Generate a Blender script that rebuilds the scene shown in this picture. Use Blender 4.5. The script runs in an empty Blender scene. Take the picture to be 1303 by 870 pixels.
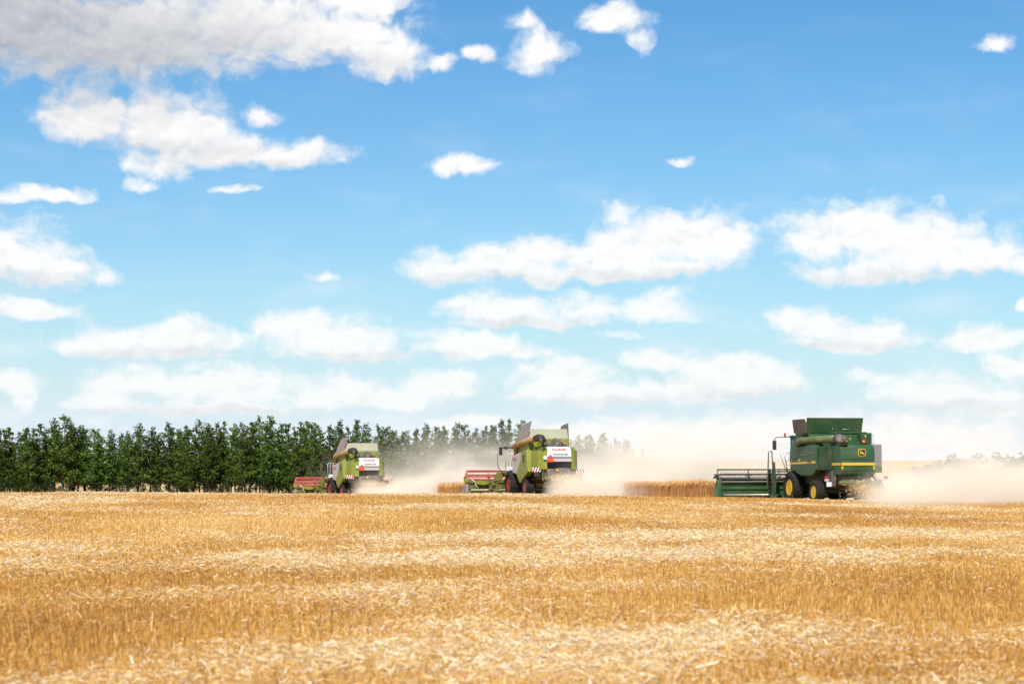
import bpy, bmesh, math, random
import numpy as np
from mathutils import Vector, Matrix
R = math.radians
PI = math.pi
rng = np.random.default_rng(7)
random.seed(7)
S = bpy.context.scene
COL = S.collection

# ------------------------------------------------------------------ camera
FPX = 2534.0                      # focal length in pixels of a 1303 px wide frame (70 mm on 36 mm)
EYE = 2.6
PITCH = math.atan(142 / FPX)
cam = bpy.data.objects.new('camera', bpy.data.cameras.new('camera'))
COL.objects.link(cam)
cam.data.lens = 70.0
cam.data.sensor_width = 36.0
cam.location = (0, 0, EYE)
cam.rotation_euler = (R(90) + PITCH, 0, 0)
cam.data.clip_end = 8000
cam.data.dof.use_dof = True
cam.data.dof.focus_distance = 128
cam.data.dof.aperture_fstop = 1.7
S.camera = cam

# ------------------------------------------------------------------ sky, clouds
SUN_EL, SUN_AZ = 54.0, 193.0      # azimuth clockwise from +Y (the view direction)
def px_dir(px, py):
    dx, dy = (px - 651.5) / FPX, (435 - py) / FPX
    v = Vector((dx, math.cos(PITCH) - dy * math.sin(PITCH), math.sin(PITCH) + dy * math.cos(PITCH)))
    return v.normalized()
def px_ang(px, py):
    v = px_dir(px, py)
    return math.atan2(v.x, v.y) * FPX, math.asin(v.z) * FPX

W = bpy.data.worlds.new('World')
S.world = W
W.use_nodes = True
W.cycles.sampling_method = 'MANUAL'
W.cycles.sample_map_resolution = 256
nt = W.node_tree
nt.nodes.clear()
def nd(t, kind, **kw):
    n = t.nodes.new(kind)
    for k, v in kw.items():
        setattr(n, k, v)
    return n
def put(t, sock, val):
    if isinstance(val, bpy.types.NodeSocket):
        t.links.new(val, sock)
    else:
        sock.default_value = val
def mth(t, op, a, b=0.0, c=0.0, clamp=False):
    n = nd(t, 'ShaderNodeMath', operation=op, use_clamp=clamp)
    put(t, n.inputs[0], a); put(t, n.inputs[1], b); put(t, n.inputs[2], c)
    return n.outputs[0]
def vmt(t, op, a, b=None, c=None, scale=None):
    n = nd(t, 'ShaderNodeVectorMath', operation=op)
    put(t, n.inputs[0], a)
    if b is not None: put(t, n.inputs[1], b)
    if c is not None: put(t, n.inputs[2], c)
    if scale is not None: put(t, n.inputs['Scale'], scale)
    return n.outputs['Value'] if op in ('LENGTH', 'DOT_PRODUCT') else n.outputs[0]
def mrange(t, v, a, b, c=0.0, d=1.0, smooth=True):
    n = nd(t, 'ShaderNodeMapRange')
    n.interpolation_type = 'SMOOTHSTEP' if smooth else 'LINEAR'
    n.clamp = True
    put(t, n.inputs['Value'], v); put(t, n.inputs['From Min'], a); put(t, n.inputs['From Max'], b)
    put(t, n.inputs['To Min'], c); put(t, n.inputs['To Max'], d)
    return n.outputs[0]
def noise(t, vec, scale, detail=4.0, rough=0.5, out='Fac', lac=2.0):
    n = nd(t, 'ShaderNodeTexNoise')
    put(t, n.inputs['Vector'], vec)
    n.inputs['Scale'].default_value = scale
    n.inputs['Detail'].default_value = detail
    n.inputs['Roughness'].default_value = rough
    n.inputs['Lacunarity'].default_value = lac
    return n.outputs[out]
def mixc(t, f, a, b, blend='MIX'):
    n = nd(t, 'ShaderNodeMix', data_type='RGBA', blend_type=blend)
    put(t, n.inputs[0], f)
    for s, v in ((n.inputs[6], a), (n.inputs[7], b)):
        put(t, s, v if isinstance(v, bpy.types.NodeSocket) else (*v, 1.0)[:4])
    return n.outputs[2]

# cloud puffs: centre x, y, half width, half height, in the photograph's pixels (turned into azimuth and elevation)
PUFFS = [
 (40,30,150,75),(170,45,170,72),(300,35,150,58),(420,40,120,50),(500,72,62,28),(556,80,34,14),(455,2,85,26),(604,70,18,11),
 (118,150,68,34),(215,158,105,40),(290,192,85,24),(370,196,92,20),(205,204,58,22),(300,240,34,6),(178,232,28,11),(330,150,26,14),
 (62,246,58,11),(12,248,36,10),
 (12,322,66,48),(62,340,66,34),(128,350,22,13),
 (45,398,62,14),(0,394,44,15),
 (590,209,46,16),(862,200,15,7),
 (684,66,52,28),(662,26,28,15),(788,26,52,20),(818,50,20,18),
 (640,338,118,28),(586,344,74,18),(700,322,92,24),(793,268,28,22),(800,315,100,34),(880,305,95,42),(935,296,40,22),(760,345,110,14),(850,340,90,14),
 (1070,300,88,38),(1100,285,62,26),(1170,310,120,42),(1255,325,70,26),(1110,345,110,16),(1300,330,40,16),
 (415,349,24,8),
 (200,430,120,24),(120,440,80,13),(280,434,50,18),(190,448,120,8),
 (385,412,70,22),(430,432,92,34),(455,455,80,9),(600,440,95,24),(660,446,50,12),
 (640,394,95,20),(740,390,52,20),(590,386,40,12),(660,410,110,8),
 (835,386,52,22),(868,400,34,16),(785,425,38,8),
 (1030,412,66,23),(1115,424,72,24),(1070,438,100,10),
 (1260,430,62,18),
 (22,494,44,22),(30,514,38,14),
 (172,482,86,24),(135,506,56,18),(300,488,96,30),(420,496,80,22),(560,490,66,22),(480,506,90,18),(260,518,130,12),
 (716,480,72,26),(760,502,100,18),(690,496,54,16),
 (836,457,62,18),(930,470,86,22),(975,490,62,20),(880,494,100,18),
 (1118,480,50,13),(1195,492,100,24),(1285,462,44,20),(1250,506,80,28),
 (600,536,70,11),(760,548,120,20),(950,545,160,24),(1150,550,140,24),
 (1270,56,30,11),(1302,386,9,14),
]
tc = nd(nt, 'ShaderNodeTexCoord')
sep = nd(nt, 'ShaderNodeSeparateXYZ')
nt.links.new(tc.outputs['Generated'], sep.inputs[0])
az = mth(nt, 'MULTIPLY', mth(nt, 'ARCTAN2', sep.outputs[0], sep.outputs[1]), FPX)
el = mth(nt, 'MULTIPLY', mth(nt, 'ARCSINE', sep.outputs[2]), FPX)
cmb = nd(nt, 'ShaderNodeCombineXYZ')
nt.links.new(az, cmb.inputs[0]); nt.links.new(el, cmb.inputs[1])
P0 = cmb.outputs[0]
hz = mth(nt, 'EXPONENT', mth(nt, 'MULTIPLY', mth(nt, 'MAXIMUM', el, 0.0), -1 / 160.0))
w1 = vmt(nt, 'MULTIPLY_ADD', noise(nt, P0, 1 / 95.0, 2.0, 0.5, 'Color'), (60, 30, 0), (-30, -15, 0))
w2 = vmt(nt, 'MULTIPLY_ADD', noise(nt, P0, 1 / 26.0, 4.0, 0.55, 'Color'), (20, 18, 0), (-10, -9, 0))
P1 = vmt(nt, 'ADD', vmt(nt, 'ADD', P0, w1), w2)
run = 3.0
under = 0.0
for (px, py, rx, ry) in PUFFS:
    a, e = px_ang(px, py + 0.16 * ry)
    thin_ = 0.50 if rx < 40 else 0.36 if rx < 62 else 0.18          # small puffs are thin, big ones solid
    rx, ry = rx * (1.12 + 0.25 * thin_), ry * (1.40 + 0.3 * thin_)
    q = vmt(nt, 'MULTIPLY_ADD', P1, (1 / rx, 1 / ry, 0), (-a / rx, -e / ry, thin_))
    q = vmt(nt, 'MAXIMUM', q, vmt(nt, 'MULTIPLY', q, (-1, -1.55, 1)))       # flatter below its centre than above
    run = mth(nt, 'SMOOTH_MIN', run, vmt(nt, 'LENGTH', q), 0.22)
# soft grey undersides: a second field of flatter, lower puffs
UNDER = [(60,78,230,46),(250,70,170,36),(440,88,120,20),(200,188,130,16),(330,212,110,12),(30,362,90,16),(640,358,140,10),(830,352,150,12),
         (1150,355,170,14),(200,450,130,9),(450,458,150,8),(1080,440,110,8),(660,412,120,7),(280,524,190,9),(760,514,110,9),(930,505,110,9),(1220,516,110,12),(0,20,150,50)]
shade = 3.0
for (px, py, rx, ry) in UNDER:
    a, e = px_ang(px, py)
    q = vmt(nt, 'MULTIPLY_ADD', P1, (1 / rx, 1 / ry, 0), (-a / rx, -e / ry, 0))
    shade = mth(nt, 'SMOOTH_MIN', shade, vmt(nt, 'LENGTH', q), 0.3)
f = mth(nt, 'SUBTRACT', 1.0, run)
PS = vmt(nt, 'MULTIPLY', P1, (0.85, 1.1, 0))
n2 = noise(nt, PS, 1 / 42.0, 8.0, 0.56)
def lumps(vec):
    n = nd(nt, 'ShaderNodeTexVoronoi', feature='SMOOTH_F1', voronoi_dimensions='2D')
    put(nt, n.inputs['Vector'], vec)
    n.inputs['Scale'].default_value = 1 / 30.0; n.inputs['Detail'].default_value = 2.0
    n.inputs['Roughness'].default_value = 0.55; n.inputs['Smoothness'].default_value = 0.35
    return n.outputs['Distance']
PW = vmt(nt, 'ADD', PS, vmt(nt, 'MULTIPLY_ADD', noise(nt, P0, 1 / 14.0, 3.0, 0.5, 'Color'), (9, 9, 0), (-4.5, -4.5, 0)))
v1 = lumps(PW)
v2 = lumps(vmt(nt, 'ADD', PW, (-3, 8, 0)))
fd = mth(nt, 'MULTIPLY_ADD', mth(nt, 'SUBTRACT', n2, 0.5), 1.25, f)
fd = mth(nt, 'MULTIPLY_ADD', mth(nt, 'SUBTRACT', 0.42, v1), 0.24, fd)
dens = mrange(nt, fd, -0.12, 0.52)
thin = mrange(nt, noise(nt, vmt(nt, 'MULTIPLY', P0, (1, 2.6, 0)), 1 / 150.0, 6.0, 0.55), 0.46, 0.78)
dens = mth(nt, 'MAXIMUM', dens, mth(nt, 'MULTIPLY', mth(nt, 'MULTIPLY', thin, hz), 1.1, clamp=True))
n3 = noise(nt, vmt(nt, 'ADD', PS, (-7, 15, 0)), 1 / 42.0, 4.0, 0.5)
dens = mth(nt, 'MULTIPLY', dens, mth(nt, 'MULTIPLY_ADD', hz, -0.30, 1.0))
# relief: difference of the puff noise towards the light
rel = mth(nt, 'MULTIPLY_ADD', mth(nt, 'SUBTRACT', v2, v1), 0.08, mth(nt, 'MULTIPLY', mth(nt, 'SUBTRACT', n2, n3), 0.24))
dark = mth(nt, 'MULTIPLY', mrange(nt, shade, 1.6, 0.3), 0.15)
up_left = mrange(nt, vmt(nt, 'LENGTH', vmt(nt, 'MULTIPLY_ADD', P0, (1/420, 1/150, 0), (-px_ang(50,40)[0]/420, -px_ang(90,40)[1]/150, 0))), 1.2, 0.1, 0.0, 0.28)
lum = mth(nt, 'SUBTRACT', mth(nt, 'ADD', 1.0, rel), mth(nt, 'ADD', dark, up_left))
ccol = mixc(nt, mrange(nt, lum, 0.45, 1.0, smooth=False), (0.31, 0.33, 0.37), (0.765, 0.76, 0.755))
sky = nd(nt, 'ShaderNodeTexSky', sky_type='NISHITA')
sky.sun_disc = False
sky.sun_elevation = R(SUN_EL)
sky.sun_rotation = R(SUN_AZ)
sky.air_density = 1.0; sky.dust_density = 0.6; sky.ozone_density = 2.0
SKY_STRENGTH = 0.095
hs = nd(nt, 'ShaderNodeHueSaturation')
hs.inputs['Saturation'].default_value = 1.22
nt.links.new(sky.outputs[0], hs.inputs['Color'])
tinted = mixc(nt, 1.0, hs.outputs[0], (0.54, 0.89, 1.04), 'MULTIPLY')
skyc = mixc(nt, mth(nt, 'MULTIPLY', hz, 0.97), tinted, (6.5, 7.15, 8.15))
b1 = nd(nt, 'ShaderNodeBackground'); b1.inputs['Strength'].default_value = SKY_STRENGTH
nt.links.new(skyc, b1.inputs['Color'])
b2 = nd(nt, 'ShaderNodeBackground'); b2.inputs['Strength'].default_value = 1.0
nt.links.new(ccol, b2.inputs['Color'])
mx = nd(nt, 'ShaderNodeMixShader')
nt.links.new(dens, mx.inputs[0]); nt.links.new(b1.outputs[0], mx.inputs[1]); nt.links.new(b2.outputs[0], mx.inputs[2])
wo = nd(nt, 'ShaderNodeOutputWorld')
nt.links.new(mx.outputs[0], wo.inputs[0])

sun = bpy.data.objects.new('sun', bpy.data.lights.new('sun', 'SUN'))
COL.objects.link(sun)
sun.data.energy = 4.8
sun.data.angle = R(0.5)
sun.data.color = (1.0, 0.95, 0.87)
sd = Vector((math.sin(R(SUN_AZ)) * math.cos(R(SUN_EL)), math.cos(R(SUN_AZ)) * math.cos(R(SUN_EL)), math.sin(R(SUN_EL))))
sun.rotation_euler = sd.to_track_quat('Z', 'Y').to_euler()
S.view_settings.view_transform = 'Standard'
S.view_settings.look = 'None'
S.view_settings.exposure = 0.42
S.view_settings.gamma = 1.0
S.render.engine = 'CYCLES'
S.cycles.use_denoising = True
S.cycles.volume_bounces = 3
S.cycles.max_bounces = 6
S.cycles.diffuse_bounces = 3
S.cycles.volume_step_rate = 2.0
S.cycles.volume_max_steps = 128
S.cycles.use_adaptive_sampling = True
S.cycles.adaptive_threshold = 0.02

# ------------------------------------------------------------------ helpers
def tag(o, label=None, cat=None, group=None, kind=None):
    if label: o['label'] = label
    if cat: o['category'] = cat
    if group: o['group'] = group
    if kind: o['kind'] = kind
    return o
def empty(name, loc=(0, 0, 0), rz=0.0):
    o = bpy.data.objects.new(name, None)
    COL.objects.link(o)
    o.location = loc
    o.rotation_euler = (0, 0, rz)
    o.empty_display_size = 0.3
    return o
def principled(name, col, rough=0.6, metal=0.0, spec=0.5):
    m = bpy.data.materials.new(name)
    m.use_nodes = True
    b = m.node_tree.nodes['Principled BSDF']
    b.inputs['Base Color'].default_value = (*col, 1)
    b.inputs['Roughness'].default_value = rough
    b.inputs['Metallic'].default_value = metal
    b.inputs['Specular IOR Level'].default_value = spec
    return m, m.node_tree, b
DUST = (0.46, 0.35, 0.22)
def paint(name, col, rough=0.35, dust=0.25, metal=0.0):
    """machine paint with an uneven film of field dust and small tone changes"""
    m, t, b = principled(name, col, rough, metal)
    c = nd(t, 'ShaderNodeTexCoord')
    n1 = noise(t, c.outputs['Object'], 1.3, 6.0, 0.65)
    n2_ = noise(t, c.outputs['Object'], 9.0, 4.0, 0.6)
    fac = mth(t, 'MULTIPLY', mrange(t, mth(t, 'MULTIPLY_ADD', n2_, 0.4, n1), 0.5, 1.0), dust)
    v = mixc(t, mth(t, 'MULTIPLY', n2_, 0.3), col, tuple(x * 0.72 for x in col))
    t.links.new(mixc(t, fac, v, DUST), b.inputs['Base Color'])
    t.links.new(mth(t, 'MULTIPLY_ADD', fac, 0.6, rough, clamp=True), b.inputs['Roughness'])
    return m
M = dict(
    green=paint('deep_green_paint', (0.020, 0.078, 0.024), 0.40, 0.10),
    green_dark=paint('shadow_green_paint', (0.010, 0.042, 0.014), 0.5, 0.15),  # the green with recess shade put into its colour; also lettering and ladder
    yellow=paint('yellow_paint', (0.72, 0.46, 0.02), 0.4, 0.12),
    lime=paint('lime_green_paint', (0.215, 0.25, 0.010), 0.42, 0.26),
    lime_dark=paint('olive_green_paint', (0.105, 0.125, 0.010), 0.5, 0.25),
    white=paint('white_paint', (0.66, 0.66, 0.68), 0.4, 0.22),
    pale=paint('pale_grey_paint', (0.52, 0.46, 0.41), 0.45, 0.2),
    cream=paint('cream_sheet', (0.60, 0.58, 0.43), 0.6, 0.3),
    mauve=paint('grey_flap_sheet', (0.30, 0.25, 0.235), 0.6, 0.25),
    brown=paint('brown_rubber_flap', (0.085, 0.058, 0.048), 0.7, 0.25),
    red=paint('red_paint', (0.46, 0.060, 0.050), 0.5, 0.42),
    redrim=paint('red_rim_paint', (0.34, 0.014, 0.014), 0.4, 0.1),
    black=paint('black_plastic', (0.012, 0.012, 0.013), 0.5, 0.12),
    rubber=paint('tyre_rubber', (0.009, 0.009, 0.009), 0.9, 0.03),
    steel=paint('bare_steel', (0.42, 0.41, 0.40), 0.4, 0.2, 0.7),
    dull=paint('dusty_dark_steel', (0.085, 0.075, 0.062), 0.65, 0.4),
    grey_dark=paint('dark_rubber_boot', (0.10, 0.085, 0.08), 0.6, 0.25),
    grey=paint('grey_screen', (0.23, 0.215, 0.205), 0.6, 0.2),
    brass=paint('brass_toned_tube', (0.40, 0.26, 0.10), 0.38, 0.25, 0.2),
    tubetop=paint('pale_green_auger', (0.055, 0.12, 0.03), 0.3, 0.35),
    orange=paint('orange_lens', (0.85, 0.16, 0.02), 0.3, 0.0),
    sred=paint('red_reflector', (0.88, 0.085, 0.012), 0.4, 0.0),
    swhite=paint('white_reflector', (0.8, 0.8, 0.8), 0.4, 0.05),
    glass=paint('tinted_glass', (0.03, 0.04, 0.045), 0.08, 0.08),
)
class MB:
    """collects shapes; build() links them as one mesh object"""
    def __init__(s):
        s.bm = bmesh.new()
    def box(s, x0, x1, y0, y1, z0, z1, bev=0.0, rot=None, at=None):
        mat = Matrix.Diagonal((abs(x1 - x0), abs(y1 - y0), abs(z1 - z0), 1))
        mat = Matrix.Translation(((x0 + x1) / 2, (y0 + y1) / 2, (z0 + z1) / 2)) @ mat
        r = bmesh.ops.create_cube(s.bm, size=1, matrix=mat)
        vs = r['verts']
        if rot is not None:
            bmesh.ops.rotate(s.bm, verts=vs, cent=at or ((x0+x1)/2, (y0+y1)/2, (z0+z1)/2), matrix=rot)
        if bev > 0:
            es = list({e for v in vs for e in v.link_edges})
            bmesh.ops.bevel(s.bm, geom=es, offset=bev, segments=2, affect='EDGES', profile=0.6)
        return s
    def prism(s, pts, axis, lo, hi, bev=0.0, shrink=None):
        """extrudes a polygon: axis 'x' takes (y,z) points, 'y' takes (x,z), 'z' takes (x,y)"""
        def mk(p, t):
            return {'x': (t, p[0], p[1]), 'y': (p[0], t, p[1]), 'z': (p[0], p[1], t)}[axis]
        a = [s.bm.verts.new(mk(p, lo)) for p in pts]
        b = [s.bm.verts.new(mk(p, hi)) for p in (shrink or pts)]
        n = len(pts)
        fs = [s.bm.faces.new(a[::-1]), s.bm.faces.new(b)]
        for i in range(n):
            fs.append(s.bm.faces.new((a[i], a[(i + 1) % n], b[(i + 1) % n], b[i])))
        bmesh.ops.recalc_face_normals(s.bm, faces=fs)
        if bev > 0:
            es = list({e for f_ in fs for e in f_.edges})
            bmesh.ops.bevel(s.bm, geom=es, offset=bev, segments=2, affect='EDGES', profile=0.6)
        return s
    def slab(s, quad, th):
        """a plate through four 3-D corner points, th thick"""
        q = [Vector(p) for p in quad]
        n = (q[1] - q[0]).cross(q[3] - q[0]).normalized() * th
        a = [s.bm.verts.new(p) for p in q]
        b = [s.bm.verts.new(p + n) for p in q]
        k = len(q)
        fs = [s.bm.faces.new(a[::-1]), s.bm.faces.new(b)]
        for i in range(k):
            fs.append(s.bm.faces.new((a[i], a[(i + 1) % k], b[(i + 1) % k], b[i])))
        bmesh.ops.recalc_face_normals(s.bm, faces=fs)
        return s
    def tube(s, path, r, n=8, cap=True):
        path = [Vector(p) for p in path]
        rs = r if isinstance(r, (list, tuple)) else [r] * len(path)
        rings = []
        for i, p in enumerate(path):
            d = (path[min(i + 1, len(path) - 1)] - path[max(i - 1, 0)]).normalized()
            up = Vector((0, 0, 1)) if abs(d.z) < 0.9 else Vector((0, 1, 0))
            u = d.cross(up).normalized(); v = d.cross(u).normalized()
            rings.append([s.bm.verts.new(p + (u * math.cos(2*PI*k/n) + v * math.sin(2*PI*k/n)) * rs[i]) for k in range(n)])
        fs = []
        for A, B in zip(rings, rings[1:]):
            for k in range(n):
                fs.append(s.bm.faces.new((A[k], A[(k+1) % n], B[(k+1) % n], B[k])))
        if cap:
            fs.append(s.bm.faces.new(rings[0][::-1])); fs.append(s.bm.faces.new(rings[-1]))
        for f_ in fs[:-2] if cap else fs: f_.smooth = True
        bmesh.ops.recalc_face_normals(s.bm, faces=fs)
        return s
    def lathe(s, prof, c, n=32):
        """profile of (axial x offset, radius) spun about the x axis through c"""
        rings = []
        for (x, r) in prof:
            rings.append([s.bm.verts.new((c[0] + x, c[1] + r * math.cos(2*PI*k/n), c[2] + r * math.sin(2*PI*k/n))) for k in range(n)])
        fs = []
        for A, B in zip(rings, rings[1:]):
            for k in range(n):
                fs.append(s.bm.faces.new((A[k], A[(k+1) % n], B[(k+1) % n], B[k])))
        fs.append(s.bm.faces.new(rings[0])); fs.append(s.bm.faces.new(rings[-1][::-1]))
        bmesh.ops.recalc_face_normals(s.bm, faces=fs)
        return s
    def ball(s, c, r, n=10):
        bmesh.ops.create_uvsphere(s.bm, u_segments=n, v_segments=n // 2 + 1, radius=r, matrix=Matrix.Translation(c))
        return s
    def build(s, name, mat, parent=None, label=None):
        me = bpy.data.meshes.new(name)
        s.bm.to_mesh(me); s.bm.free()
        me.materials.append(mat)
        o = bpy.data.objects.new(name, me)
        COL.objects.link(o)
        if parent is not None: o.parent = parent
        if label: o['label'] = label
        return o
def lettering(body, size, mat, parent, mtx, name='lettering', bold=0.0, sx=1.0):
    cu = bpy.data.curves.new('lettering_curve', 'FONT')
    cu.body = body; cu.size = size; cu.extrude = 0.004; cu.offset = bold
    cu.align_x = 'CENTER'; cu.align_y = 'CENTER'
    t = bpy.data.objects.new('lettering_source', cu)
    COL.objects.link(t)
    dg = bpy.context.evaluated_depsgraph_get()
    me = bpy.data.meshes.new_from_object(t.evaluated_get(dg))
    bpy.data.objects.remove(t); bpy.data.curves.remove(cu)
    me.transform(mtx @ Matrix.Diagonal((sx, 1, 1, 1)))
    me.materials.clear(); me.materials.append(mat)
    o = bpy.data.objects.new(name, me)
    COL.objects.link(o); o.parent = parent
    return o
REAR = Matrix.Rotation(R(90), 4, 'X')                                   # text plane facing -y (seen from behind)
LEFT = Matrix.Rotation(R(-90), 4, 'Z') @ Matrix.Rotation(R(90), 4, 'X')  # text plane facing -x
def T(*p): return Matrix.Translation(p)
def arr_mesh(name, verts, faces_n, mats, attr=None, smooth=False):
    """mesh from a numpy array: consecutive runs of faces_n vertices are faces"""
    me = bpy.data.meshes.new(name)
    nv = len(verts); nf = nv // faces_n
    me.vertices.add(nv)
    me.vertices.foreach_set('co', np.ascontiguousarray(verts, dtype=np.float32).ravel())
    me.loops.add(nv)
    me.loops.foreach_set('vertex_index', np.arange(nv, dtype=np.int32))
    me.polygons.add(nf)
    me.polygons.foreach_set('loop_start', np.arange(nf, dtype=np.int32) * faces_n)
    if attr is not None:
        a = me.attributes.new('tint', 'FLOAT', 'POINT')
        a.data.foreach_set('value', np.repeat(attr, faces_n).astype(np.float32))
    me.update(calc_edges=True)
    me.materials.append(mats)
    return me

# ------------------------------------------------------------------ terrain
def sstep(a, b, v):
    t = np.clip((v - a) / (b - a), 0, 1)
    return t * t * (3 - 2 * t)
CREST = 112.0
def fbm2(x, y, seed=0, octs=4):
    """cheap smooth value noise built from sines"""
    r = np.random.default_rng(seed)
    v = 0; a = 1.0; tot = 0
    for o in range(octs):
        for k in range(3):
            th = r.uniform(0, 2 * PI); fr = (2.03 ** o) * r.uniform(0.7, 1.3); ph = r.uniform(0, 2 * PI)
            v = v + a * np.sin((x * math.cos(th) + y * math.sin(th)) * fr + ph)
        tot += a * 1.7; a *= 0.55
    return v / tot
def H(x, y):
    x = np.asarray(x, dtype=float); y = np.asarray(y, dtype=float)
    yy = np.maximum(y, 1.0)
    u = np.clip(x / np.maximum(yy, 20), -0.4, 0.4) * FPX + 651.5        # bearing
    zc = np.interp(x, [-60, -29, -11, 0, 13, 22, 29, 60], [0.36, 0.31, 0.23, 0.17, -0.16, -0.46, -0.50, -0.6])
    near = zc * sstep(15, CREST, yy)
    s = np.maximum(yy - CREST, 0)
    fall = zc - 0.034 * (np.sqrt(s * s + 36) - 6)
    low = np.interp(u, [0, 430, 830, 1000, 1303], [-4.6, -4.4, -2.6, -2.2, -2.0])
    k = 1.2                                                             # soft maximum
    mid = low + np.log1p(np.exp(np.clip((fall - low) / k, -40, 40))) * k - 0.05
    z = np.where(yy < CREST, near, mid)
    ridge_y = np.interp(u, [0, 300, 430, 640, 830, 1000, 1303], [604, 602, 600, 594, 585.5, 584.5, 586])
    rd = np.interp(u, [0, 430, 830, 1303], [760, 760, 1000, 1000])
    zr = EYE - (ridge_y - 577) / FPX * rd
    far = z + (zr - z) * sstep(380, 1.0 * rd, yy)
    z = np.where(yy < 380, z, far)
    z = np.where(yy > rd, zr - 0.03 * (yy - rd), z)
    z = z + 0.03 * fbm2(x * 0.12, y * 0.12, 3) * sstep(10, 30, yy) * (yy < 300)
    return z
def ground_material():
    m, t, b = principled('stubble_soil', (0.4, 0.26, 0.1), 0.9)
    g = nd(t, 'ShaderNodeNewGeometry')
    n1 = noise(t, g.outputs['Position'], 0.35, 6, 0.6)
    n2_ = noise(t, g.outputs['Position'], 14.0, 5, 0.7)
    c = mixc(t, mrange(t, n1, 0.35, 0.65), (0.44, 0.21, 0.042), (0.58, 0.31, 0.075))
    c = mixc(t, mrange(t, n2_, 0.35, 0.7), c, (0.20, 0.105, 0.032))
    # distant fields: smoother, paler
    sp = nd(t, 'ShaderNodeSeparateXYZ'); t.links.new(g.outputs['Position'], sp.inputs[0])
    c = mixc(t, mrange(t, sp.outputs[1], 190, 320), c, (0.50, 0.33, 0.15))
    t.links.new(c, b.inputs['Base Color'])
    b.inputs['Specular IOR Level'].default_value = 0.1
    return m
def build_ground():
    azs = np.concatenate([np.arange(-180, -24, 6.0), np.arange(-24, 24, 0.4), np.arange(24, 180, 6.0)])
    ds = np.concatenate([[0.5, 3, 6, 10, 15], np.geomspace(20, 3500, 260)])
    A, D = np.meshgrid(np.radians(azs), ds)
    X = np.sin(A) * D; Y = np.cos(A) * D
    Z = np.where(Y > 1, H(X, Y), 0.0) - 0.02
    vs = np.stack([X, Y, Z], -1).reshape(-1, 3)
    na, n_d = len(azs), len(ds)
    fs = []
    for j in range(n_d - 1):
        for i in range(na):
            i2 = (i + 1) % na
            fs.append((j*na + i, (j+1)*na + i, (j+1)*na + i2, j*na + i2))
    fs.append(tuple(range(na)))
    me = bpy.data.meshes.new('ground')
    me.from_pydata([tuple(v) for v in vs], [], fs)
    bm = bmesh.new(); bm.from_mesh(me); bmesh.ops.recalc_face_normals(bm, faces=bm.faces)
    if sum(f_.normal.z for f_ in bm.faces) < 0: bmesh.ops.reverse_faces(bm, faces=bm.faces)
    bm.to_mesh(me); bm.free()
    for p in me.polygons: p.use_smooth = True
    me.materials.append(ground_material())
    o = bpy.data.objects.new('ground', me)
    COL.objects.link(o); o['kind'] = 'structure'
build_ground()

# ------------------------------------------------------------------ stubble, straw, standing wheat
def straw_material(name, stops, trans=0.25):
    m = bpy.data.materials.new(name); m.use_nodes = True
    t = m.node_tree; t.nodes.clear()
    at = nd(t, 'ShaderNodeAttribute', attribute_name='tint')
    cr = nd(t, 'ShaderNodeValToRGB')
    e = cr.color_ramp.elements
    e[0].position, e[0].color = stops[0][0], (*stops[0][1], 1)
    e[1].position, e[1].color = stops[-1][0], (*stops[-1][1], 1)
    for p, c in stops[1:-1]:
        k = e.new(p); k.color = (*c, 1)
    t.links.new(at.outputs['Fac'], cr.inputs[0])
    d = nd(t, 'ShaderNodeBsdfDiffuse'); t.links.new(cr.outputs[0], d.inputs[0])
    tr = nd(t, 'ShaderNodeBsdfTranslucent'); t.links.new(cr.outputs[0], tr.inputs[0])
    gl = nd(t, 'ShaderNodeBsdfGlossy'); gl.inputs['Roughness'].default_value = 0.45
    gl.inputs[0].default_value = (0.9, 0.85, 0.7, 1)
    mx1 = nd(t, 'ShaderNodeMixShader'); mx1.inputs[0].default_value = trans
    t.links.new(d.outputs[0], mx1.inputs[1]); t.links.new(tr.outputs[0], mx1.inputs[2])
    mx2 = nd(t, 'ShaderNodeMixShader'); mx2.inputs[0].default_value = 0.09
    t.links.new(mx1.outputs[0], mx2.inputs[1]); t.links.new(gl.outputs[0], mx2.inputs[2])
    o = nd(t, 'ShaderNodeOutputMaterial'); t.links.new(mx2.outputs[0], o.inputs[0])
    return m
STUB = straw_material('golden_stubble', [(0, (0.34, 0.145, 0.020)), (0.4, (0.64, 0.325, 0.055)), (0.8, (0.84, 0.51, 0.13)), (1, (0.90, 0.70, 0.34))])
STRAW = straw_material('pale_straw', [(0, (0.62, 0.32, 0.07)), (0.5, (0.83, 0.54, 0.17)), (0.8, (0.92, 0.75, 0.40)), (1, (0.97, 0.93, 0.80))])
WHEAT = straw_material('ripe_wheat', [(0, (0.44, 0.19, 0.055)), (0.5, (0.64, 0.33, 0.11)), (1, (0.86, 0.58, 0.25))])

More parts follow.
